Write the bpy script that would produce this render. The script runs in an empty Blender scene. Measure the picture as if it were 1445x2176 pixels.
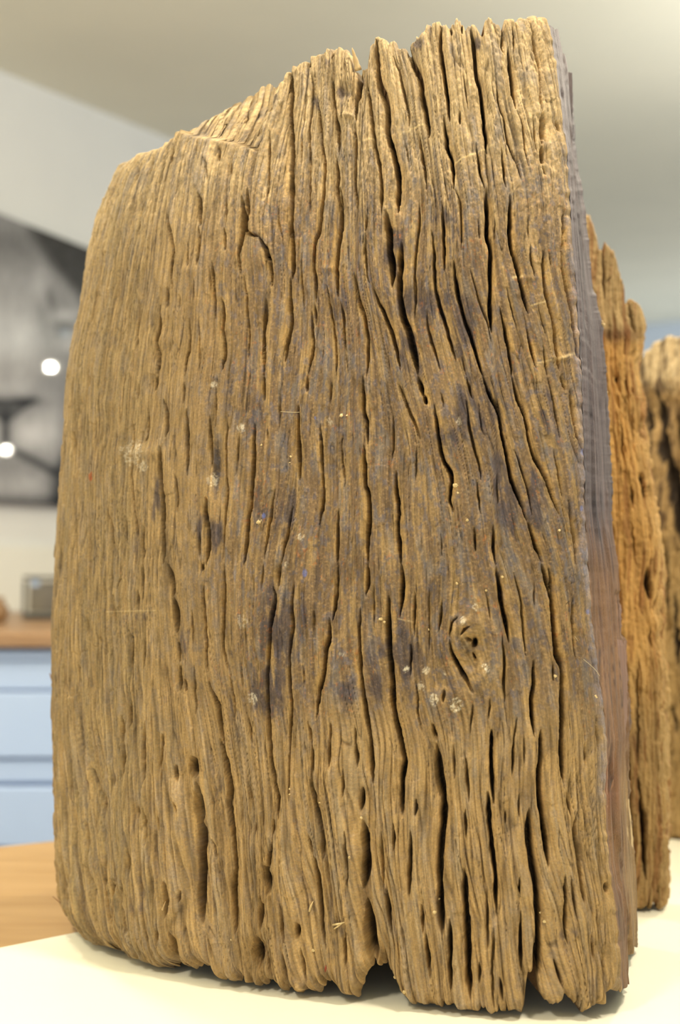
import bpy, math, random
import numpy as np
from mathutils import Vector
rng = np.random.default_rng(7)
random.seed(7)

# ------------------------------------------------------------------ camera
W_PX, H_PX, FPX = 1445.0, 2176.0, 2400.0
HORIZON = 1190.0
PITCH = math.atan((HORIZON - H_PX / 2) / FPX)
CP, SP = math.cos(PITCH), math.sin(PITCH)
CXP, CYP = W_PX / 2, H_PX / 2
TABLE_Z = -0.270
scene = bpy.context.scene
COL = scene.collection
cam_d = bpy.data.cameras.new('camera')
cam = bpy.data.objects.new('camera', cam_d)
COL.objects.link(cam)
cam_d.sensor_fit = 'VERTICAL'
cam_d.sensor_height = 36.0
cam_d.lens = 36.0 * FPX / H_PX
cam_d.clip_start = 0.02
cam.location = (0, 0, 0)
cam.rotation_euler = (math.pi / 2 + PITCH, 0, 0)
cam_d.dof.use_dof = True
cam_d.dof.focus_distance = 0.70
cam_d.dof.aperture_fstop = 4.2
scene.camera = cam

# ------------------------------------------------------------------ world, lights, exposure
world = bpy.data.worlds.new('room_light')
scene.world = world
world.use_nodes = True
wn = world.node_tree.nodes['Background']
wn.inputs[0].default_value = (0.92, 0.95, 1.0, 1)
wn.inputs[1].default_value = 0.55
vs = scene.view_settings
vs.view_transform = 'Standard'
vs.look = 'None'
vs.gamma = 1.0
vs.exposure = 1.22
vs.use_curve_mapping = False


def area(name, loc, target, size, energy, color, shape='DISK', size_y=None):
    d = bpy.data.lights.new(name, 'AREA')
    d.shape = shape
    d.size = size
    if size_y:
        d.size_y = size_y
    d.energy = energy
    d.color = color
    o = bpy.data.objects.new(name, d)
    COL.objects.link(o)
    o.location = loc
    o.rotation_euler = (Vector(target) - Vector(loc)).to_track_quat('-Z', 'Y').to_euler()
    return o


WARM = (1.0, 0.90, 0.74)
area('ceiling_spot', (-0.45, 0.10, 0.80), (0.0, 0.75, -0.1), 0.16, 3.2, WARM)
area('ceiling_spot', (0.35, 0.45, 0.85), (0.0, 0.75, -0.25), 0.14, 4.2, WARM)
area('ceiling_spot', (0.95, 1.6, 0.95), (0.35, 1.1, -0.25), 0.16, 5.0, WARM)
area('ceiling_spot', (-0.6, 1.25, 0.95), (-0.45, 1.1, -0.3), 0.14, 4.0, WARM)
area('window_light', (3.6, 2.6, 0.3), (0.2, 0.8, 0.0), 1.6, 6.0, (0.72, 0.82, 1.0), 'RECTANGLE', 1.3)
area('ceiling_fill', (1.7, 1.6, 0.45), (1.7, 1.7, 1.4), 1.2, 21.0, (0.98, 0.97, 0.92), 'RECTANGLE', 1.2)  # unseen fill added to brighten the ceiling on the right
area('ceiling_fill', (-1.15, 0.7, 0.42), (-1.15, 0.75, 1.4), 0.7, 9.0, (1.0, 0.95, 0.80), 'RECTANGLE', 1.0)  # added fill for the left of the ceiling, no fixture there
area('ceiling_fill', (4.6, 4.6, 0.4), (4.5, 4.8, 1.6), 2.2, 55.0, (0.97, 0.98, 1.0), 'RECTANGLE', 2.2)  # added out-of-view fill for the deeper part of the ceiling
area('far_wall_fill', (4.3, 6.4, 0.3), (3.2, 8.8, 0.6), 1.2, 16.0, (0.86, 0.93, 1.0), 'RECTANGLE', 1.2)  # unseen fill added to lift the far wall


# ------------------------------------------------------------------ helpers
def project(X, Y, Z):
    d = Y * CP + Z * SP
    return CXP + FPX * X / d, CYP - FPX * (Z * CP - Y * SP) / d


def z_from_py(py, Y):
    k = (CYP - py) / FPX
    # (Z*CP - Y*SP) = k*(Y*CP + Z*SP)
    return Y * (SP + k * CP) / (CP - k * SP)


def at(px, py, Y):
    Z = z_from_py(py, Y)
    X = (px - CXP) / FPX * (Y * CP + Z * SP)
    return Vector((X, Y, Z))


NT = 512
_tabs = {}


def vnoise(x, y, seed=0):
    if seed not in _tabs:
        _tabs[seed] = np.random.default_rng(1000 + seed).uniform(-1, 1, (NT, NT)).astype(np.float32)
    T = _tabs[seed]
    x = np.asarray(x, np.float32); y = np.asarray(y, np.float32)
    xf = np.floor(x); yf = np.floor(y)
    fx = x - xf; fy = y - yf
    xi = xf.astype(np.int64) % NT; yi = yf.astype(np.int64) % NT
    xj = (xi + 1) % NT; yj = (yi + 1) % NT
    fx = fx * fx * (3 - 2 * fx); fy = fy * fy * (3 - 2 * fy)
    a = T[yi, xi] * (1 - fx) + T[yi, xj] * fx
    b = T[yj, xi] * (1 - fx) + T[yj, xj] * fx
    return a * (1 - fy) + b * fy


def fbm(x, y, seed, octv=3):
    s = 0; a = 1.0; t = 0
    for i in range(octv):
        s = s + a * vnoise(x * 2 ** i, y * 2 ** i, seed + i * 17); t += a; a *= 0.5
    return s / t


def sstep(a, b, x):
    t = np.clip((x - a) / (b - a), 0, 1)
    return t * t * (3 - 2 * t)


def interp(pts, x):
    p = np.array(pts, float)
    return np.interp(x, p[:, 0], p[:, 1])


def s2l(c):
    c = np.asarray(c, float) / 255.0
    return np.where(c <= 0.04045, c / 12.92, ((c + 0.055) / 1.055) ** 2.4)


def mesh_obj(name, co, faces, mat, parent=None, smooth=True, attrs=None):
    me = bpy.data.meshes.new(name)
    co = np.asarray(co, np.float32).reshape(-1, 3)
    if isinstance(faces, np.ndarray):
        k = faces.shape[1]
        me.vertices.add(len(co)); me.vertices.foreach_set('co', co.ravel())
        me.loops.add(faces.size); me.loops.foreach_set('vertex_index', faces.ravel().astype(np.int32))
        me.polygons.add(len(faces))
        me.polygons.foreach_set('loop_start', np.arange(0, faces.size, k, dtype=np.int32))
        me.polygons.foreach_set('loop_total', np.full(len(faces), k, np.int32))
        me.update(calc_edges=True)
    else:
        me.from_pydata([tuple(map(float, v)) for v in co], [], faces)
        me.update()
    me.polygons.foreach_set('use_smooth', np.full(len(me.polygons), smooth, bool))
    if attrs:
        for an, (kind, arr) in attrs.items():
            a = me.attributes.new(an, kind, 'POINT')
            a.data.foreach_set('color' if kind == 'FLOAT_COLOR' else 'vector',
                               np.asarray(arr, np.float32).ravel())
    if mat:
        me.materials.append(mat)
    o = bpy.data.objects.new(name, me)
    COL.objects.link(o)
    if parent:
        o.parent = parent
        o.matrix_parent_inverse = parent.matrix_world.inverted()
    return o


def grid_faces(nr, nc, flip=False):
    i = np.arange(nr * nc).reshape(nr, nc)
    q = np.stack([i[:-1, :-1], i[:-1, 1:], i[1:, 1:], i[1:, :-1]], -1).reshape(-1, 4)
    return q[:, ::-1].copy() if flip else q


def tag(o, label=None, cat=None, group=None, kind=None):
    if label: o['label'] = label
    if cat: o['category'] = cat
    if group: o['group'] = group
    if kind: o['kind'] = kind
    return o


def empty(name, loc):
    o = bpy.data.objects.new(name, None)
    COL.objects.link(o)
    o.location = loc
    o.empty_display_size = 0.02
    bpy.context.view_layer.update()
    return o


def boxes_mesh(boxes):
    V = []; F = []
    for (c, s, rz, bev) in boxes:
        b = len(V)
        hx, hy, hz = s[0] / 2, s[1] / 2, s[2] / 2
        e = min(bev, hx * .9, hy * .9, hz * .9)
        # chamfered box: 24 verts
        ids = {}
        for sx in (-1, 1):
            for sy in (-1, 1):
                for sz in (-1, 1):
                    for ax in range(3):
                        p = [sx * (hx - e), sy * (hy - e), sz * (hz - e)]
                        p[ax] += (sx, sy, sz)[ax] * e
                        x = p[0] * math.cos(rz) - p[1] * math.sin(rz) + c[0]
                        y = p[0] * math.sin(rz) + p[1] * math.cos(rz) + c[1]
                        ids[(sx, sy, sz, ax)] = len(V)
                        V.append((x, y, p[2] + c[2]))
        cen = Vector(c)

        def addf(f):
            a, bb, d = Vector(V[f[0]]), Vector(V[f[1]]), Vector(V[f[2]])
            n = (bb - a).cross(d - a)
            m = sum((Vector(V[i]) for i in f), Vector()) / len(f)
            F.append(f if n.dot(m - cen) > 0 else f[::-1])
        for ax in range(3):
            o1, o2 = [k for k in range(3) if k != ax]
            for s_ in (-1, 1):
                f = []
                for (a_, b_) in ((-1, -1), (1, -1), (1, 1), (-1, 1)):
                    k = [0, 0, 0]; k[ax] = s_; k[o1] = a_; k[o2] = b_
                    f.append(ids[(*k, ax)])
                addf(f)
        for ax in range(3):       # edges parallel to ax
            o1, o2 = [k for k in range(3) if k != ax]
            for a_ in (-1, 1):
                for b_ in (-1, 1):
                    k0 = [0, 0, 0]; k0[o1] = a_; k0[o2] = b_; k1 = list(k0)
                    k0[ax] = -1; k1[ax] = 1
                    addf([ids[(*k0, o1)], ids[(*k1, o1)], ids[(*k1, o2)], ids[(*k0, o2)]])
        for sx in (-1, 1):
            for sy in (-1, 1):
                for sz in (-1, 1):
                    addf([ids[(sx, sy, sz, 0)], ids[(sx, sy, sz, 1)], ids[(sx, sy, sz, 2)]])
    return V, F


def box(name, c, s, mat, parent=None, rz=0.0, bev=0.002):
    V, F = boxes_mesh([(c, s, rz, bev)])
    return mesh_obj(name, V, F, mat, parent, smooth=False)


# ------------------------------------------------------------------ materials
def new_mat(name):
    m = bpy.data.materials.new(name)
    m.use_nodes = True
    nt = m.node_tree
    return m, nt, nt.nodes['Principled BSDF']


def noise_mat(name, c1, c2, scale, rough=0.6, stretch=(1, 1, 1), bump=0.0, detail=4, spec=0.5):
    m, nt, p = new_mat(name)
    N = nt.nodes; L = nt.links
    tc = N.new('ShaderNodeTexCoord'); mp = N.new('ShaderNodeMapping')
    mp.inputs['Scale'].default_value = stretch
    nz = N.new('ShaderNodeTexNoise'); nz.inputs['Scale'].default_value = scale
    nz.inputs['Detail'].default_value = detail
    mx = N.new('ShaderNodeMix'); mx.data_type = 'RGBA'
    mx.inputs[6].default_value = (*s2l(c1), 1); mx.inputs[7].default_value = (*s2l(c2), 1)
    rp = N.new('ShaderNodeMapRange')
    rp.inputs['From Min'].default_value = 0.3; rp.inputs['From Max'].default_value = 0.7
    L.new(tc.outputs['Object'], mp.inputs[0]); L.new(mp.outputs[0], nz.inputs['Vector'])
    L.new(nz.outputs[0], rp.inputs[0]); L.new(rp.outputs[0], mx.inputs[0])
    L.new(mx.outputs[2], p.inputs['Base Color'])
    p.inputs['Roughness'].default_value = rough
    p.inputs['Specular IOR Level'].default_value = spec
    if bump:
        b = N.new('ShaderNodeBump'); b.inputs['Strength'].default_value = bump
        b.inputs['Distance'].default_value = 0.002
        L.new(nz.outputs[0], b.inputs['Height']); L.new(b.outputs[0], p.inputs['Normal'])
    return m


def wood_attr_mat(name, rough=0.8, spec=0.25, bump=1.0, dist=0.0006, sheen=0.0):
    """colour from the vertex data; fibres from noise stretched along the grain coordinates"""
    m, nt, p = new_mat(name)
    N = nt.nodes; L = nt.links
    ac = N.new('ShaderNodeAttribute'); ac.attribute_name = 'Col'
    ag = N.new('ShaderNodeAttribute'); ag.attribute_name = 'grain'

    def nz(scale, det, rgh=0.6):
        mp = N.new('ShaderNodeMapping'); mp.inputs['Scale'].default_value = scale
        n = N.new('ShaderNodeTexNoise'); n.inputs['Scale'].default_value = 1.0
        n.inputs['Detail'].default_value = det; n.inputs['Roughness'].default_value = rgh
        L.new(ag.outputs['Vector'], mp.inputs[0]); L.new(mp.outputs[0], n.inputs['Vector'])
        return n
    fib = nz((0.30, 0.012, 1), 4)        # fibres
    gra = nz((0.30, 0.20, 1), 5, 0.75)     # grainy grit
    blo = nz((0.035, 0.010, 1), 4)       # streaky tone

    def mrange(node, a, b, c, d):
        r = N.new('ShaderNodeMapRange')
        for k, v in zip(('From Min', 'From Max', 'To Min', 'To Max'), (a, b, c, d)):
            r.inputs[k].default_value = v
        L.new(node.outputs[0], r.inputs[0]); return r

    def math_(op, a, b):
        q = N.new('ShaderNodeMath'); q.operation = op
        L.new(a.outputs[0], q.inputs[0])
        if isinstance(b, float): q.inputs[1].default_value = b
        else: L.new(b.outputs[0], q.inputs[1])
        return q
    f1 = mrange(fib, 0.25, 0.75, 0.80, 1.20)
    f2 = mrange(gra, 0.25, 0.75, 0.72, 1.28)
    f3 = mrange(blo, 0.3, 0.7, 0.86, 1.14)
    mul = math_('MULTIPLY', math_('MULTIPLY', f1, f2), f3)
    sc = N.new('ShaderNodeVectorMath'); sc.operation = 'SCALE'
    L.new(ac.outputs['Color'], sc.inputs[0]); L.new(mul.outputs[0], sc.inputs['Scale'])
    hs = N.new('ShaderNodeMix'); hs.data_type = 'RGBA'
    hs.inputs[6].default_value = (0.86, 0.97, 1.22, 1); hs.inputs[7].default_value = (1.12, 1.0, 0.80, 1)
    fine = nz((0.42, 0.34, 1), 5, 0.8)
    L.new(mrange(fine, 0.32, 0.68, 0.0, 1.0).outputs[0], hs.inputs[0])
    vm = N.new('ShaderNodeVectorMath'); vm.operation = 'MULTIPLY'
    L.new(sc.outputs[0], vm.inputs[0]); L.new(hs.outputs[2], vm.inputs[1])
    L.new(vm.outputs[0], p.inputs['Base Color'])
    hsum = math_('ADD', math_('MULTIPLY', fib, 1.0), math_('MULTIPLY', gra, 0.9))
    b = N.new('ShaderNodeBump'); b.inputs['Strength'].default_value = bump
    b.inputs['Distance'].default_value = dist
    L.new(hsum.outputs[0], b.inputs['Height']); L.new(b.outputs[0], p.inputs['Normal'])
    p.inputs['Roughness'].default_value = rough
    p.inputs['Specular IOR Level'].default_value = spec
    return m


M_WOOD = wood_attr_mat('weathered_wood')
M_SPLIT = wood_attr_mat('fresh_split_wood', rough=0.62, spec=0.3)
M_HAIR = noise_mat('dry_fibre', (205, 190, 150), (180, 160, 115), 60, 0.7)
M_CRUMB = noise_mat('pale_crumb', (206, 186, 138), (176, 150, 98), 400, 0.8, bump=0.3)
M_SPLINTER = noise_mat('splinter_wood', (128, 76, 46), (98, 56, 34), 120, 0.6, (1, 1, 0.1), 0.4)
M_TIP = noise_mat('pale_splinter', (190, 165, 118), (150, 122, 78), 150, 0.8, (1, 1, 0.15), 0.4)
M_CEIL = noise_mat('ceiling_plaster', (226, 222, 204), (220, 217, 200), 3.0, 0.9)
M_WALL = noise_mat('wall_plaster', (216, 216, 210), (210, 210, 205), 3.0, 0.9)
M_FAR = noise_mat('far_wall_paint', (196, 206, 216), (188, 198, 210), 1.0, 0.9)
M_FLOOR = noise_mat('grey_floor', (120, 116, 110), (100, 98, 94), 6.0, 0.6)
M_WHITE = noise_mat('cream_table', (238, 235, 214), (234, 230, 208), 5.0, 0.32, spec=0.5)
M_OAK = noise_mat('honey_wood', (186, 152, 104), (162, 128, 80), 5.0, 0.35, (1.0, 9.0, 1.0), 0.05)
M_OAKD = noise_mat('counter_wood', (172, 138, 104), (150, 116, 80), 5.0, 0.4, (1.0, 12.0, 1.0), 0.05)
M_DRAW = noise_mat('white_drawer_paint', (184, 204, 236), (178, 199, 232), 3.0, 0.4)
M_DRAWIN = noise_mat('drawer_gap_paint', (150, 172, 200), (145, 165, 195), 3.0, 0.5)
M_SPLASH = noise_mat('cream_panel', (222, 220, 208), (216, 214, 200), 3.0, 0.5)
M_METAL = noise_mat('brushed_metal', (190, 192, 195), (170, 172, 176), 50, 0.3, (1, 20, 1))
M_METAL.node_tree.nodes['Principled BSDF'].inputs['Metallic'].default_value = 0.9

# ------------------------------------------------------------------ traced cracks of the big timber
S1, S2 = 3.6125, 3.211
TILES = {'A': (200, 0, S1), 'B': (550, 50, S1), 'C': (850, 0, S1), 'D': (200, 400, S1), 'E': (550, 400, S1),
         'F': (850, 400, S1), 'G': (100, 800, S1), 'H': (500, 800, S1), 'I': (900, 800, S1), 'J': (100, 1200, S1),
         'K': (500, 1200, S1), 'L': (900, 1200, S1), 'M': (100, 1550, S1), 'N': (450, 1550, S2), 'O': (900, 1550, S2)}
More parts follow.
